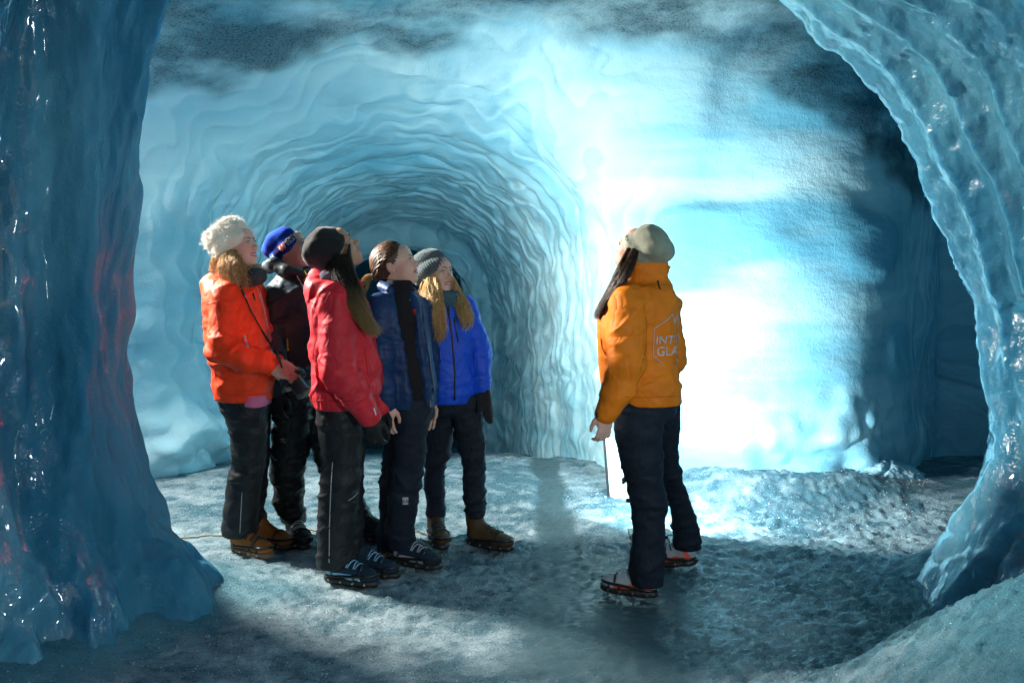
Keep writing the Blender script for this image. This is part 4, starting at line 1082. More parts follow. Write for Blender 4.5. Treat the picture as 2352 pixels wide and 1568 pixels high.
# ------------------------------------------------------------------ man in the black jacket and blue hat
M_J2 = cloth('black_shell', (0.018, 0.034, 0.045), 0.42, 320, 0.2, spec=0.55, crinkle=0.35)
M_GLV = cloth('black_glove', (0.014, 0.014, 0.015), 0.5, 180, 0.4)
d = 5.34
B_ = build_person(dict(seed=23, label='man in black jacket and royal blue hat with a lettered cuff', d=d, head=(665, 575), yaw=-4, pitch=24, skin=SKIN_F, brow=BROW_L,
    rows=[(880, 626, 735, .15), (800, 614, 742, .17), (740, 604, 745, .185), (690, 601, 740, .185), (658, 612, 730, .165), (638, 630, 716, .12), (624, 640, 708, .10)],
    arms=[dict(pts=[(630, 692, d-.14), (621, 800, d-.19), (634, 895, d-.20)], r=[.068, .064, .047], hand=((0.1, -0.1, -1), (-0.5, -0.85, 0)), glove=M_GLV, curl=30),
          dict(pts=[(722, 692, d+.12), (748, 800, d+.15), (750, 895, d+.10)], r=[.066, .060, .045], hand=((0, 0, -1), (0.2, 0.9, 0)), glove=M_GLV, mirror=True)],
    legs=[dict(rows=[(870, 624, 724), (960, 627, 716), (1035, 625, 706), (1070, 623, 700), (1110, 628, 697), (1160, 636, 695), (1196, 648, 702)], foot=1250, dh=-.08),
          dict(rows=[(870, 660, 760), (960, 690, 768), (1040, 720, 790), (1120, 756, 825), (1200, 800, 850), (1222, 812, 856)], foot=1246, dh=.08)],
    boots=[dict(uv=(672, 1236), yaw=-62, upper=M_BOOT_BLK, sole_col=M_SOLE, laces=M_GREYP), dict(uv=(816, 1243), yaw=-14, upper=M_BOOT_BLK, sole_col=M_SOLE)],
    jacket=M_J2, trousers=M_TRS_B, tamp=0.009,
    jacket_extra=[(c, .02) for c in chain([W(618, 612, d+.02), W(628, 606, d-.09), W(660, 622, d-.135), W(700, 632, d-.10), W(712, 622, d+.02), W(690, 600, d+.10), W(640, 596, d+.10), W(618, 612, d+.02)], [.029, .030, .028, .026, .026, .026, .029, .029])]))
M_BHAT = cloth('royal_blue_knit', (0.004, 0.040, 0.34), 0.9, 220, 0.7); M_BNAV = cloth('navy_knit_band', (0.006, 0.010, 0.085), 0.9, 220, 0.7)
o, bv, f = hat(B_, 'hat', [(-0.012, -0.004, 0, .093, .080), (-0.004, -0.004, 0, .104, .089), (0.040, -0.004, 0, .105, .091), (0.048, -0.004, 0, .101, .087), (0.080, -0.010, 0, .099, .087), (0.110, -0.016, 0, .084, .076), (0.130, -0.020, 0, .056, .052), (0.142, -0.024, 0, .020, .02)], M_BHAT, 24, lump=0.006, seed=9)
q = (np.array([pl.center[:] for pl in o.data.polygons]) - f[0]) @ f[1]
o.data.materials.append(M_BNAV); th = np.arctan2(q[:, 1], q[:, 0])
o.data.polygons.foreach_set('material_index', ((q[:, 2] < 0.043) & (q[:, 2] > -0.002) & (np.abs(th + 1.05) < 1.05)).astype(np.int32))
RB = 0.098
b66 = np.array([(x, y) for x in np.linspace(-0.016, 0.016, 7) for y in np.linspace(-0.004, 0.034, 5)]); gi = np.arange(35).reshape(7, 5)
qq = np.stack([gi[:-1, :-1], gi[1:, :-1], gi[1:, 1:], gi[:-1, 1:]], -1).reshape(-1, 4)
link('hat_patch', mesh_np('hat_patch', wrap_on(bv, f, b66, -1.50, 0.006, RB, .0016), qq), o, M_REDP)
wrap_text('hat_lettering', '66', .040, bv, f, -1.50, 0.008, RB, M_WHITE, o)
wrap_text('hat_lettering', 'NORTH', .026, bv, f, -0.86, 0.021, RB, M_WHITE, o)
wrap_text('hat_lettering', 'ICELAND', .020, bv, f, -0.80, 0.003, RB, M_WHITE, o)
wrap_text('hat_lettering', 'NORTH', .026, bv, f, -2.62, 0.021, RB, M_WHITE, o)
wrap_text('hat_lettering', 'ICELAND', .020, bv, f, -2.56, 0.003, RB, M_WHITE, o)
seam('drawcord', B_['jbv'], [(682, 632), (692, 650), (698, 664)], M_WHITE, B_['jk'], .0035, 8)
p0 = eye_ray(B_['jbv'], 700, 622, .006)
if p0 is not None:
    tube_obj('zip_cord', [(polyline([p0, p0 + np.array((.010, -.012, -.03)), p0 + np.array((-.006, -.012, -.055))], 8), .0032), (polyline([p0, p0 + np.array((.012, -.012, -.03)), p0 + np.array((.010, -.012, -.058))], 8), .0032)], M_YEL, B_['jk'])
p0 = eye_ray(B_['jbv'], 660, 776, .006)
if p0 is not None:
    tube_obj('zip_cord', [(polyline([p0, p0 + np.array((.002, -.004, -.04)), p0 + np.array((.010, -.004, -.062))], 6), .003), (polyline([p0, p0 + np.array((.004, -.004, -.04)), p0 + np.array((0, -.004, -.066))], 6), .003)], M_YEL, B_['jk'])
seam('seam', B_['jbv'], [(612, 690), (650, 684), (700, 668), (720, 664)], M_ZIP, B_['jk'], .002)
seam('trouser_emblem', B_['tbv'], [(643, 1009), (650, 1006), (657, 1008)], M_GREYP, B_['tr'], .0018, 7); seam('trouser_emblem', B_['tbv'], [(645, 1014), (651, 1011), (656, 1014)], M_GREYP, B_['tr'], .0016, 7)
seam('trouser_emblem', B_['tbv'], [(647, 1005), (651, 1012), (655, 1018)], M_GREYP, B_['tr'], .0014, 7)

# ------------------------------------------------------------------ woman in the red jacket, long hair, black hat
M_J3 = cloth('crimson_shell', (0.58, 0.022, 0.035), 0.48, 320, 0.25, spec=0.45, crinkle=0.35)
d = 4.72
C_ = build_person(dict(seed=37, label='woman in crimson jacket and black hat with long hair over her shoulder', d=d, head=(769, 576), yaw=12, pitch=35, skin=SKIN_T, brow=BROW_D,
    rows=[(931, 724, 842, .165), (905, 719, 868, .175), (860, 722, 874, .18), (800, 722, 864, .185), (740, 716, 852, .19), (690, 716, 838, .185), (658, 726, 824, .16), (640, 742, 812, .115), (628, 752, 806, .09)],
    arms=[dict(pts=[(774, 688, d-.155), (779, 848, d-.205), (815, 908, d-.20), (848, 955, d-.17)], r=[.070, .066, .060, .052], hand=((0.25, 0.0, -0.95), (-0.3, -0.9, 0)), glove=M_GLV, curl=34, sc=0.95),
          dict(pts=[(800, 690, d+.15), (850, 830, d+.19), (872, 935, d+.10)], r=[.066, .060, .048], hand=((0.1, 0, -1), (0.2, 0.9, 0)), glove=M_GLV, mirror=True)],
    legs=[dict(rows=[(915, 726, 832), (980, 729, 833), (1050, 737, 831), (1100, 736, 827), (1150, 732, 822), (1220, 728, 816), (1300, 727, 810)], foot=1345, dh=-.06),
          dict(rows=[(915, 755, 838), (1050, 772, 838), (1150, 788, 834), (1230, 798, 832), (1290, 803, 834)], foot=1320, dh=.08)],
    boots=[dict(uv=(738, 1334), yaw=-20, upper=M_BOOT_NAVY, sole_col=M_SOLE, accents=M_LBLUE, laces=M_LBLUE), dict(uv=(806, 1312), yaw=-22, upper=M_BOOT_NAVY, sole_col=M_SOLE, laces=M_LBLUE)],
    jacket=M_J3, trousers=M_TRS, gather=.0028, jamp=0.009, tamp=0.0055,
    jacket_extra=[(c, .02) for c in chain([W(722, 650, d-.02), W(730, 662, d-.12), W(760, 668, d-.16), W(800, 668, d-.10), W(812, 655, d+.04), W(770, 636, d+.11), W(730, 636, d+.08), W(722, 650, d-.02)], [.036, .034, .028, .024, .026, .034, .036, .036])] + [(ell(W(726, 668, d), (.040, .12, .055)), .03)]))
M_KHAT = cloth('black_knit', (0.016, 0.017, 0.018), 0.92, 180, 0.8, sheen=0.15)
o, bv, f = hat(C_, 'hat', [(-0.022, -0.006, 0, .090, .078), (-0.008, -0.006, 0, .104, .090), (0.040, -0.008, 0, .108, .096), (0.080, -0.012, 0, .105, .094), (0.110, -0.018, 0, .092, .084), (0.132, -0.024, 0, .062, .058), (0.142, -0.026, 0, .024, .022)], M_KHAT, 26, lump=0.007, seed=14)
HAIR_C = hair_mat('ombre_hair', (0.010, 0.007, 0.006), (0.035, 0.022, 0.015), (0.75, 0.48, 0.17), (1.06, 1.44))
hair_strands('hair', [([W(768, 600, d-.10), W(780, 630, d-.125), W(808, 690, d-.19), W(838, 735, d-.20), W(862, 770, d-.19)], [.020, .040, .040, .030, .022], [.02, .03, .03, .03, .02], 3),
                      ([W(790, 585, d-.085), W(800, 625, d-.11), W(824, 690, d-.16), W(846, 735, d-.17), W(872, 768, d-.16)], [.016, .026, .030, .026, .018], [.02, .02, .03, .03, .02], 2.4),
                      ([W(772, 585, d-.088), W(786, 615, d-.115), W(800, 660, d-.17), W(822, 715, d-.20), W(845, 755, d-.20)], [.014, .030, .026, .022, .012], [.015, .02, .02, .02, .01], 1.6),
                      ([W(803, 560, d-.078), W(802, 590, d-.09), W(812, 640, d-.10), W(836, 700, d-.12), W(856, 750, d-.13)], [.004, .010, .016, .018, .012], [.01, .015, .02, .02, .01], 0.9)],
             1000, HAIR_C, C_['root'], 33, r=0.0014, seg=13, wave=0.004, wfreq=7, jitter=0.0022)
V, Q = solid([(c, .01) for c in chain([W(748, 632, d-.09), W(775, 640, d-.11), W(800, 636, d-.06)], [.026, .028, .024])], 0.008)
link('neck_scarf', mesh_np('neck_scarf', folds(V, Q, 15, .004, 22), Q), C_['root'], cloth('grey_scarf', (0.10, 0.10, 0.13), 0.9, 160, 0.6))
seam('pocket_zip', C_['jbv'], [(838, 800), (842, 830), (846, 862)], M_J3, C_['jk'], .004, 9)
seam('cuff_tab', C_['jbv'], [(858, 936), (861, 945), (863, 952)], M_WHITE, C_['jk'], .007, 6, .4)
seam('side_stripe', C_['tbv'], [(764, 1060), (760, 1120), (757, 1200), (756, 1290)], M_GREYP, C_['tr'], .0025)
seam('trouser_patch', C_['tbv'], [(800, 1148), (812, 1140), (822, 1128)], M_GREYP, C_['tr'], .004, 8, .4)

# ------------------------------------------------------------------ woman in the navy jacket with a ponytail
M_J4 = cloth('navy_quilt', (0.008, 0.036, 0.115), 0.42, 320, 0.2, spec=0.5, crinkle=0.35); M_FLC = cloth('black_fleece', (0.014, 0.014, 0.016), 0.95, 140, 0.7, crinkle=0.35)
d = 5.0
fr_rows = [(930, 880, 1000, .145), (880, 874, 1001, .16), (820, 868, 993, .172), (760, 862, 985, .178), (710, 857, 974, .17), (682, 866, 962, .145), (664, 888, 950, .095)]
open_cut = [(c, .008, 'sub') for c in chain([W(926, 640, d-.11), W(930, 690, d-.135), W(944, 780, d-.165), W(960, 870, d-.150), W(968, 950, d-.135)], [.070, .054, .046, .044, .050])]
D_ = build_person(dict(seed=51, label='woman in open navy jacket with a brown ponytail and no hat', d=d, head=(907, 609), yaw=-6, pitch=18, smile=0.25, skin=SKIN_F, brow=BROW_L,
    rows=fr_rows,
    arms=[dict(pts=[(872, 702, d-.135), (874, 826, d-.185), (888, 926, d-.16)], r=[.062, .057, .046], hand=((0.05, -0.05, -1), (-0.35, -0.9, 0)), out=.008, curl=26, sc=0.95),
          dict(pts=[(962, 706, d+.12), (984, 820, d+.16), (986, 915, d+.10)], r=[.060, .054, .042], hand=((0, 0, -1), (0.3, 0.9, 0)), mirror=True)],
    legs=[dict(rows=[(915, 905, 986), (980, 905, 981), (1050, 906, 977), (1090, 902, 969), (1150, 893, 961), (1210, 890, 954), (1257, 890, 953)], foot=1300, dh=-.06),
          dict(rows=[(915, 880, 955), (1000, 882, 946), (1100, 876, 926), (1200, 870, 915), (1264, 868, 906)], foot=1278, dh=.06)],
    boots=[dict(uv=(897, 1288), yaw=-28, upper=M_BOOT_NAVY, sole_col=M_SOLE, accents=M_GREYP, laces=M_GREYP), dict(uv=(874, 1272), yaw=-22, upper=M_BOOT_NAVY, sole_col=M_SOLEB)],
    jacket=M_J4, trousers=M_TRS_NAVY, jamp=0.0055,
    jacket_extra=[(c, .02) for c in chain([W(896, 664, d-.10), W(880, 658, d-.03), W(890, 652, d+.08), W(930, 656, d+.10)], [.020, .026, .026, .022])] + open_cut))
rr = []
for v, uL, uR, b in fr_rows:
    a = W(uL, v, d); c = W(uR, v, d); rr.append((a[2], (a[0]+c[0])/2, d, (c[0]-a[0])/2 - .022, b - .022))
nk = W(920, 650, d)
V, Q = solid([(loft(rr, 2.3), 0), (cap(W(915, 640, d - .01), W(922, 680, d - .02), .066, .072), .02), (cap(W(912, 630, d - .01), W(912, 618, d - .01), .14), .004, 'sub')] if False else [(loft(rr, 2.3), 0), (loft([(W(0, 690, d)[2], nk[0], d-.02, .075, .075), (W(0, 655, d)[2], nk[0], d-.025, .068, .066), (W(0, 641, d)[2], nk[0] - .006, d-.025, .066, .064)], 2.0), .02)], 0.009)
link('fleece', mesh_np('fleece', folds(V, Q, 57, .007, 8), Q), D_['root'], M_FLC)
seam('zip_pull', bvh_of(V, Q), [(944, 668), (942, 680), (941, 690)], M_GREYP, D_['root'].children[0] if False else D_['jk'], .003, 6)
seam('zipper', D_['jbv'], [(968, 700), (976, 760), (988, 840), (996, 905)], M_ZIP, D_['jk'], .004); seam('zipper', D_['jbv'], [(918, 700), (930, 770), (944, 850), (950, 920)], M_ZIP, D_['jk'], .004)
p0 = W(989, 918, d-.17); tube_obj('zip_pull', [(np.array([p0, p0 - (0, 0, .02), p0 - (0, 0, .035)]), .004)], M_STEEL, D_['jk'])
p0 = eye_ray(D_['jbv'], 949, 716, .002)
def badge(name, bv, u, v, w, h, mat, parent, txt=None, tmat=None, tsize=0.02, slant=0.0):
    gx, gy = 6, 5; P = []
    for i in range(gx):
        for j in range(gy):
            a, b2 = (i/(gx-1) - .5)*w, (j/(gy-1) - .5)*h; P.append(eye_ray(bv, u + a + slant*b2, v - b2, .0015))
    if any(p is None for p in P): return None
    gi = np.arange(gx*gy).reshape(gx, gy); qq = np.stack([gi[:-1, :-1], gi[1:, :-1], gi[1:, 1:], gi[:-1, 1:]], -1).reshape(-1, 4)
    o = link(name, mesh_np(name, np.array(P), qq), parent, mat)
    if txt:
        Vt, Tt = text_mesh(txt, tsize); PP = [eye_ray(bv, u + a + slant*b2, v - b2, .003) for a, b2 in Vt[:, :2]]
        if all(p is not None for p in PP): link(name + '_lettering', mesh_np(name, np.array(PP), Tt, False), o, tmat)
    return o
def seen_text(name, bv, txt, u, v, size, mat, parent, slant=0.0, rise=0.0, off=.002):
    Vt, Tt = text_mesh(txt, size); PP = [eye_ray(bv, u + a + slant*b2, v - b2 - rise*a, off) for a, b2 in Vt[:, :2]]
    if all(p is not None for p in PP): return link(name, mesh_np(name, np.array(PP), Tt, False), parent, mat)
badge('chest_badge', D_['jbv'], 951, 716, 9, 12, M_REDP, D_['jk'])
badge('knee_badge', D_['tbv'], 931, 1149, 13, 16, M_GREYP, D_['tr']); seen_text('knee_lettering', D_['tbv'], '66', 931, 1154, 14, M_ZIP, D_['tr'], off=.003)
HAIR_D = hair_mat('brown_hair', (0.022, 0.011, 0.006), (0.12, 0.055, 0.022)); HAIR_D2 = hair_mat('ponytail_hair', (0.12, 0.065, 0.025), (0.60, 0.38, 0.15))
# combed back from the brow to the tie: a fitted cap under strands
O, M = D_['fr']
def HL(p): return O + M @ np.asarray(p, float)
V, Q = solid([(ell(HL((-0.020, 0, 0.040)), (.098, .081, .089), M), 0), (ell(HL((-0.062, 0, -0.005)), (.055, .064, .060), M), .03), (ell(HL((.118, 0, -.040)), (.078, .2, .112), M), .012, 'sub'), (ell(HL((0.03, 0, -.11)), (.10, .2, .075), M), .012, 'sub')], .006)
N = vnormals(V, Q); q = (V - O) @ M; V = V + N*(0.0016*np.sin(np.arctan2(q[:, 2] + .03, q[:, 1])*55 + 3*vnoise(q[:, 0]*20, q[:, 1]*30, q[:, 2]*30, 3)))[:, None]
hb = link('hair', mesh_np('hair', V, Q), D_['root'], HAIR_D); hbv = bvh_of(V, Q)
rng = np.random.RandomState(5); cur = []; TIE = HL((-.118, 0, -.018))
for i in range(420):
    a = rng.uniform(-2.9, 2.9); st = HL((0.062 - 0.045*abs(a)/2.9 - 0.05*(abs(a) > 1.7), .085*math.sin(a*.55), .035 + .09*math.cos(a*.55) - 0.02*abs(a)))
    pts = []
    for t in np.linspace(0, 1, 11):
        p = st*(1 - t) + TIE*t; c = HL((-.03, 0, .02)); dr = p - c; dr = dr/np.linalg.norm(dr)
        loc, n, _, _ = hbv.ray_cast(Vector(c + dr*.3), Vector(-dr))
        if loc is not None: pts.append(np.array(loc) + dr*.0008*(1 + rng.rand()))
    if len(pts) > 5: cur.append((np.array(pts), 0.0016*(0.6 + .8*rng.rand())))
V, Q = tubes(cur, 3); link('hair_strand', mesh_np('hair_strand', V, Q), hb, HAIR_D)
tube_obj('hair_tie', [(np.array([TIE + M @ np.array((0, .017*math.cos(a), .017*math.sin(a))) for a in np.linspace(0, 6.3, 14)]), .006)], M_ZIP, hb)
hair_strands('ponytail', [([TIE + M @ np.array((.008, 0, 0)), TIE + np.array((-.030, -.01, -.012)), TIE + np.array((-.052, -.03, -.055)), TIE + np.array((-.062, -.05, -.115))], [.010, .022, .026, .010], [.010, .022, .024, .012], 1)], 170, HAIR_D2, D_['root'], 8, r=.0016, seg=12, wave=.003, wfreq=6, jitter=.002)

# ------------------------------------------------------------------ woman in the bright blue jacket, grey hat
M_J5 = cloth('bright_blue_shell', (0.010, 0.085, 0.66), 0.42, 320, 0.2, spec=0.5, crinkle=0.35); M_MIT = cloth('black_wool', (0.016, 0.017, 0.018), 0.95, 130, 0.9, sheen=0.2)
d = 5.32
E_ = build_person(dict(seed=67, label='woman in bright blue jacket, ribbed grey hat and long blond hair', d=d, head=(998, 630), yaw=-36, pitch=10, smile=0.85, skin=SKIN_F, brow=BROW_D,
    rows=[(921, 966, 1090, .13), (890, 962, 1092, .14), (840, 962, 1085, .145), (780, 958, 1082, .15), (725, 956, 1080, .148), (700, 965, 1070, .125), (684, 984, 1056, .09), (668, 1000, 1050, .072)],
    arms=[dict(pts=[(1070, 708, d-.02), (1098, 800, d+.03), (1106, 886, d-.05)], r=[.060, .054, .045], hand=((0.25, -0.15, -0.95), (0.85, -0.3, 0.2)), out=.035, glove=M_MIT, mitten=(1,), mirror=True),
          dict(pts=[(968, 708, d), (950, 800, d+.05), (958, 886, d)], r=[.060, .054, .045], hand=((0, -0.1, -1), (-0.9, -0.2, 0)), glove=M_MIT, mitten=(1,))],
    legs=[dict(rows=[(905, 975, 1046), (980, 978, 1041), (1050, 976, 1030), (1085, 975, 1023), (1140, 978, 1021), (1186, 977, 1024)], foot=1244, dh=.0),
          dict(rows=[(905, 1034, 1109), (980, 1042, 1111), (1050, 1059, 1114), (1090, 1064, 1113), (1140, 1068, 1114), (1186, 1071, 1112)], foot=1256, dh=-.02)],
    boots=[dict(uv=(1004, 1228), yaw=-76, upper=M_BOOT_BRN, sole_col=M_SOLE, shaft=.17, laces=M_BLACK), dict(uv=(1084, 1246), yaw=-30, upper=M_BOOT_BRN, sole_col=M_SOLE, shaft=.17, laces=M_BLACK)],
    jacket=M_J5, trousers=M_TRS_NAVY, jamp=0.0065))
M_GHAT = cloth('grey_rib_knit', (0.075, 0.10, 0.11), 0.95, 180, 0.7, sheen=0.2)
o, bv, f = hat(E_, 'hat', [(-0.018, -0.004, 0, .092, .080), (-0.006, -0.004, 0, .105, .091), (0.048, -0.004, 0, .108, .095), (0.056, -0.004, 0, .102, .090), (0.085, -0.010, 0, .104, .092), (0.115, -0.018, 0, .090, .082), (0.136, -0.022, 0, .060, .056), (0.146, -0.024, 0, .024, .022)], M_GHAT, 24, lump=0.004, seed=19, ribs=46, h=.0048)
HAIR_E = hair_mat('blond_hair', (0.34, 0.19, 0.065), (0.86, 0.60, 0.27))
hair_strands('hair', [([W(986, 636, d-.07), W(985, 672, d-.125), W(992, 715, d-.175), W(1003, 755, d-.18), W(1004, 785, d-.175)], [.012, .040, .048, .038, .022], [.01, .03, .035, .03, .02], 3.2),
                      ([W(1001, 630, d-.07), W(1004, 664, d-.115), W(1008, 710, d-.17), W(1014, 748, d-.18), W(1012, 778, d-.175)], [.010, .024, .030, .026, .016], [.015, .02, .03, .03, .02], 2.2),
                      ([W(1036, 636, d-.02), W(1049, 675, d-.05), W(1062, 705, d-.12), W(1072, 730, d-.155), W(1070, 756, d-.15)], [.014, .032, .040, .038, .018], [.02, .03, .035, .03, .02], 2.2),
                      ([W(980, 640, d-.03), W(971, 675, d-.06), W(972, 705, d-.12), W(984, 735, d-.16)], [.02, .030, .03, .02], [.03, .04, .03, .02], 1.2)],
             1000, HAIR_E, E_['root'], 44, r=0.0014, seg=15, wave=0.006, wfreq=14, jitter=0.0045)
V, Q = solid([(c, .012) for c in chain([W(1008, 680, d-.06), W(1026, 690, d-.09), W(1044, 684, d-.06)], [.040, .044, .040])], .008)
link('neck_gaiter', mesh_np('neck_gaiter', folds(V, Q, 25, .004, 24), Q), E_['root'], cloth('teal_gaiter', (0.05, 0.11, 0.14), 0.9, 160, 0.6))
seam('zipper', E_['jbv'], [(1028, 702), (1034, 740), (1041, 800), (1045, 860), (1044, 918)], M_ZIP, E_['jk'], .0055, 20)
seam('pocket_zip', E_['jbv'], [(1043, 735), (1048, 760), (1052, 785)], M_ZIP, E_['jk'], .0045, 9)
seam('zip_pull', E_['jbv'], [(1029, 706), (1031, 716)], M_ZIP, E_['jk'], .008, 5); seam('zip_pull', E_['jbv'], [(1044, 728), (1046, 740)], M_ZIP, E_['jk'], .007, 5)
seen_text('cuff_lettering', E_['jbv'], '66', 1105, 874, 11, M_ZIP, E_['jk'])
mit = E_['arms'][0]['obj'] if 'arms' in E_ else None

# ------------------------------------------------------------------ the guide in orange, seen from behind
M_J6 = cloth('orange_shell', (0.78, 0.20, 0.008), 0.52, 320, 0.25, spec=0.4, crinkle=0.35); SKIN_G = SKIN_F
d = 4.46
F_ = build_person(dict(seed=83, label='guide in orange jacket seen from behind, head tilted back', group='guides in the ice cave', d=d, head=(1470, 580), yaw=143, pitch=35, skin=SKIN_F, brow=BROW_D,
    rows=[(923, 1412, 1564, .155), (890, 1386, 1562, .165), (840, 1377, 1553, .17), (780, 1375, 1553, .175), (725, 1379, 1556, .185), (690, 1394, 1553, .175), (662, 1418, 1542, .145), (645, 1436, 1532, .105), (625, 1436, 1534, .095), (600, 1432, 1533, .095)],
    arms=[dict(pts=[(1440, 697, d-.145), (1441, 838, d-.195), (1418, 900, d-.195), (1392, 948, d-.18)], r=[.074, .070, .060, .048], hand=((-0.10, 0.0, -0.95), (0.45, -0.85, 0.1)), out=.0, curl=38, sc=0.92, mirror=True),
          dict(pts=[(1528, 697, d+.13), (1534, 820, d+.19), (1500, 925, d+.24)], r=[.066, .058, .046], hand=((0, 0, -1), (0.3, 0.9, 0)))],
    legs=[dict(rows=[(905, 1410, 1532), (980, 1408, 1524), (1050, 1420, 1523), (1105, 1440, 1526), (1140, 1447, 1529), (1200, 1452, 1529), (1270, 1450, 1527), (1342, 1448, 1525)], foot=1388, dh=-.05),
          dict(rows=[(905, 1485, 1566), (980, 1495, 1563), (1050, 1512, 1557), (1090, 1520, 1562), (1150, 1535, 1586), (1210, 1545, 1605), (1258, 1548, 1612)], foot=1312, dh=.06)],
    boots=[dict(uv=(1520, 1376), yaw=157, upper=M_BOOT_GRY, sole_col=M_SOLE, accents=M_CORAL, laces=M_GREYP, L=.27), dict(uv=(1606, 1306), yaw=160, pitch=-9, lift=.020, upper=M_BOOT_GRY, sole_col=M_SOLE, accents=M_CORAL, laces=M_BLACK, L=.27)],
    jacket=M_J6, trousers=M_TRS_NAVY, jamp=0.0075, tamp=0.0055))
M_KHK = cloth('faded_khaki_fleece', (0.26, 0.27, 0.20), 0.95, 160, 0.6, sheen=0.2, var=0.3)
o, bv, f = hat(F_, 'hat', [(-0.014, -0.004, 0, .094, .081), (-0.006, -0.004, 0, .102, .088), (0.034, -0.004, 0, .104, .090), (0.040, -0.004, 0, .100, .087), (0.075, -0.008, 0, .103, .092), (0.105, -0.014, 0, .098, .090), (0.130, -0.018, 0, .078, .074), (0.148, -0.020, 0, .034, .032)], M_KHK, 20, lump=0.006, seed=29)
wrap_text('hat_lettering', 'NORTH', .026, bv, f, 0.95, 0.006, RB, M_ZIP, o)
HAIR_F = hair_mat('long_brown_hair', (0.018, 0.010, 0.007), (0.10, 0.050, 0.028))
hair_strands('hair', [([W(1458, 575, d-.10), W(1444, 610, d-.13), W(1416, 660, d-.12), W(1388, 700, d-.08), W(1368, 732, d-.05)], [.018, .026, .024, .018, .010], [.02, .03, .03, .02, .01], 2),
                      ([W(1446, 570, d-.07), W(1428, 610, d-.08), W(1404, 660, d-.07), W(1382, 700, d-.05), W(1366, 730, d-.03)], [.010, .016, .016, .014, .008], [.02, .03, .03, .02, .01], 1.3)],
             500, HAIR_F, F_['root'], 55, r=0.0013, seg=11, wave=.002, wfreq=5, jitter=.002)
seam('hood_toggle', F_['jbv'], [(1511, 644), (1513, 656), (1517, 664)], M_ZIP, F_['jk'], .004, 6)
seam('pocket_zip', F_['jbv'], [(1381, 776), (1384, 800), (1392, 812)], M_REDP, F_['jk'], .003, 9)
seam('cuff_tab', F_['jbv'], [(1371, 945), (1372, 952), (1373, 958)], M_ZIP, F_['jk'], .007, 6)
# lettering on her back, laid round the jacket; it runs out of sight to the right
jc = W(1465, 790, d); fj = (np.array((jc[0], d, 0.0)), np.eye(3)); th0 = -0.62; RJ = 0.18
zt = lambda v: W(1500, v, d)[2]
M_PRN = plain('silver_print', (0.50, 0.50, 0.54), 0.4)
wrap_text('back_lettering', 'INTO THE', .052, F_['jbv'], fj, th0, zt(780), RJ, M_PRN, F_['jk'])
wrap_text('back_lettering', 'GLACIER', .058, F_['jbv'], fj, th0, zt(806), RJ, M_PRN, F_['jk'])
def wrap_line(pts, n=40):
    P = polyline([(x, y, 0) for x, y in pts], n); return wrap_on(F_['jbv'], fj, P, th0, 0.0, RJ, .0015)
for ln in ([(-.128, zt(776)), (-.128, zt(745))], [(-.128, zt(745)), (-.045, zt(713))], [(-.045, zt(713)), (-.02, zt(735))], [(-.02, zt(735)), (.012, zt(720)), ], [(.012, zt(720)), (.128, zt(750))], [(-.128, zt(776)), (-.128, zt(806))], [(-.128, zt(806)), (-.075, zt(826))], [(.128, zt(750)), (.128, zt(806)), (.07, zt(826))]):
    tube_obj('back_emblem', [(wrap_line(ln, 10), .0022)], M_PRN, F_['jk'], 4)

# stitched hems and yokes
def darker(m, c): return cloth(m, c, 0.6, 300, 0.3)
for S, pts, col in ((A_, [(500, 903), (540, 907), (590, 905), (626, 899)], (0.5, .03, .006)), (A_, [(476, 700), (505, 688), (528, 690)], (0.5, .03, .006)), (C_, [(728, 918), (770, 921), (815, 920)], (.36, .014, .022)), (C_, [(742, 700), (760, 668), (790, 672)], (.36, .014, .022)),
                    (E_, [(990, 910), (1030, 913), (1082, 908)], (.008, .05, .4)), (F_, [(1435, 910), (1490, 912), (1560, 908)], (.5, .12, .006)), (F_, [(1476, 690), (1486, 740), (1484, 800), (1470, 850)], (.5, .12, .006)), (F_, [(1452, 664), (1490, 656), (1530, 668)], (.5, .12, .006)), (D_, [(884, 918), (905, 921), (940, 920)], (.006, .02, .06)), (D_, [(880, 800), (900, 803), (930, 800)], (.006, .02, .06)), (D_, [(872, 760), (900, 764), (928, 760)], (.006, .02, .06)), (D_, [(890, 850), (915, 853), (940, 850)], (.006, .02, .06))):
    seam('stitch_line', S['jbv'], pts, darker('stitching', col), S['jk'], .0016, 18, 1.0, .0004)
# ================================================================== small things
# pale board with a black edge standing in the snow behind the guide
p = W(617, 0, 6.30) if False else None
bx, by = W(1402, 1140, foot_d(1140))[:2]
br = link('light_shield', None, label='pale board with a black edge standing behind the guide', cat='board'); br.location = (bx, by, -0.02)
rot = Matrix.Rotation(R(-30), 3, 'Z') @ Matrix.Rotation(R(-5), 3, 'Y')
bm = bmesh.new(); bm_box(bm, rot @ Vector((0.13, 0, 0.20)), (0.26, 0.018, 0.40), rot, 0.003); bm_obj('panel', bm, plain('pale_panel', (0.30, 0.40, 0.40), 0.5), br)
bm = bmesh.new(); bm_box(bm, rot @ Vector((-0.006, 0, 0.20)), (0.014, 0.030, 0.41), rot, 0.002); bm_obj('edge_trim', bm, M_BLACK, br)
# yellow cable along the floor at the back
cpts = []
for u in np.linspace(372, 980, 60):
    v = 1226 + 1.5*math.sin(u*.05); dd = foot_d(v); x, y = W(u, v, dd)[:2]; cpts.append((x, y, float(floor_z(np.array([x]), np.array([y]))[0]) + .006))
V, Q = tubes([(np.array(cpts), .004)], 6)
link('cable', mesh_np('cable', V, Q), None, plain('yellow_cable', (0.22, 0.16, 0.02), 0.6), label='yellow cable lying across the snow behind the visitors', cat='cable')

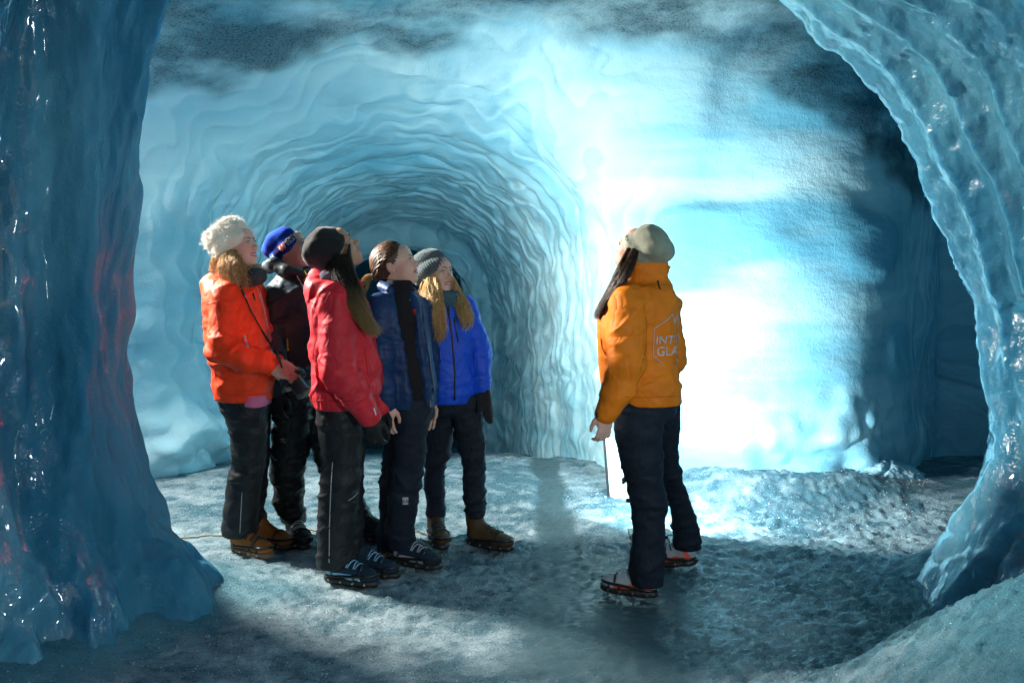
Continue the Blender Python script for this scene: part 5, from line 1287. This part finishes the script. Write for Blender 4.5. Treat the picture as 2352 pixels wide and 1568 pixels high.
# broken ice at the foot of the walls
def ice_boulder(u, v, dd, r, label, seed, sq=(1, 1, 1), mat=None):
    c = W(u, v, dd); rng = np.random.RandomState(seed)
    pr = [(ell(c, np.array(r)), 0.0)]
    for i in range(5):
        o = rng.uniform(-.6, .6, 3)*np.array(r); pr.append((ell(c + o, np.array(r)*rng.uniform(.35, .6, 3)), 0.05))
    # flat broken faces and one crack
    lo = np.min([p[0][1] for p in pr], 0) - .06; hi = np.max([p[0][2] for p in pr], 0) + .06
    h = 0.022; xs, ys, zs = [np.arange(a, b, h, dtype=np.float32) for a, b in zip(lo, hi)]
    F = np.full((len(xs), len(ys), len(zs)), .5, np.float32); X, Y, Z = np.meshgrid(xs, ys, zs, indexing='ij', sparse=True)
    for p, k in pr: F = smin(F, p[0](X, Y, Z).astype(np.float32), k)
    for i in range(4):
        n = rng.randn(3); n /= np.linalg.norm(n); n[1] = -abs(n[1]); F = np.maximum(F, (X - c[0])*n[0] + (Y - c[1])*n[1] + (Z - c[2])*n[2] - 0.80*np.dot(np.abs(n), r))
    V, Q = surface_nets(F, xs, ys, zs); V, Q = subdivide(V, Q, 1)
    N = vnormals(V, Q); x, y, z = V.T
    V = V + N*(0.020*fbm(x*7, y*7, z*7, seed, 3) + 0.007*fbm(x*30, y*30, z*30, seed + 3, 2) - 0.03*(1 - sstep(0, .05, np.abs(vnoise(x*2.2, y*2.2, z*2.2, seed + 9)))))[:, None]
    me = mesh_np('ice_boulder', V, Q)
    for an, av in (('tone', .5 + .5*fbm(x*3, y*3, z*3, seed, 3)), ('ash', 0.25*sstep(.2, .6, fbm(x*4, y*4, z*4, seed + 5, 3)))):
        at = me.attributes.new(an, 'FLOAT', 'POINT'); at.data.foreach_set('value', np.clip(av, 0, 1).astype(np.float32))
    link('ice_boulder', me, None, mat, label=label, cat='ice boulder', group='ice boulders at the foot of the walls')
M_BOULD = ice_material('boulder_ice', (0.46, 0.68, 0.75), (0.22, 0.46, 0.58), ash=True, wet=0.22, grain=1.4)
ice_boulder(2000, 1118, 6.80, (.42, .26, .20), 'large cracked ice boulder at the foot of the bright wall', 5, mat=M_BOULD)
ice_boulder(1860, 1150, 6.70, (.26, .18, .10), 'low ice boulder half buried left of the cracked one', 6, mat=M_BOULD)
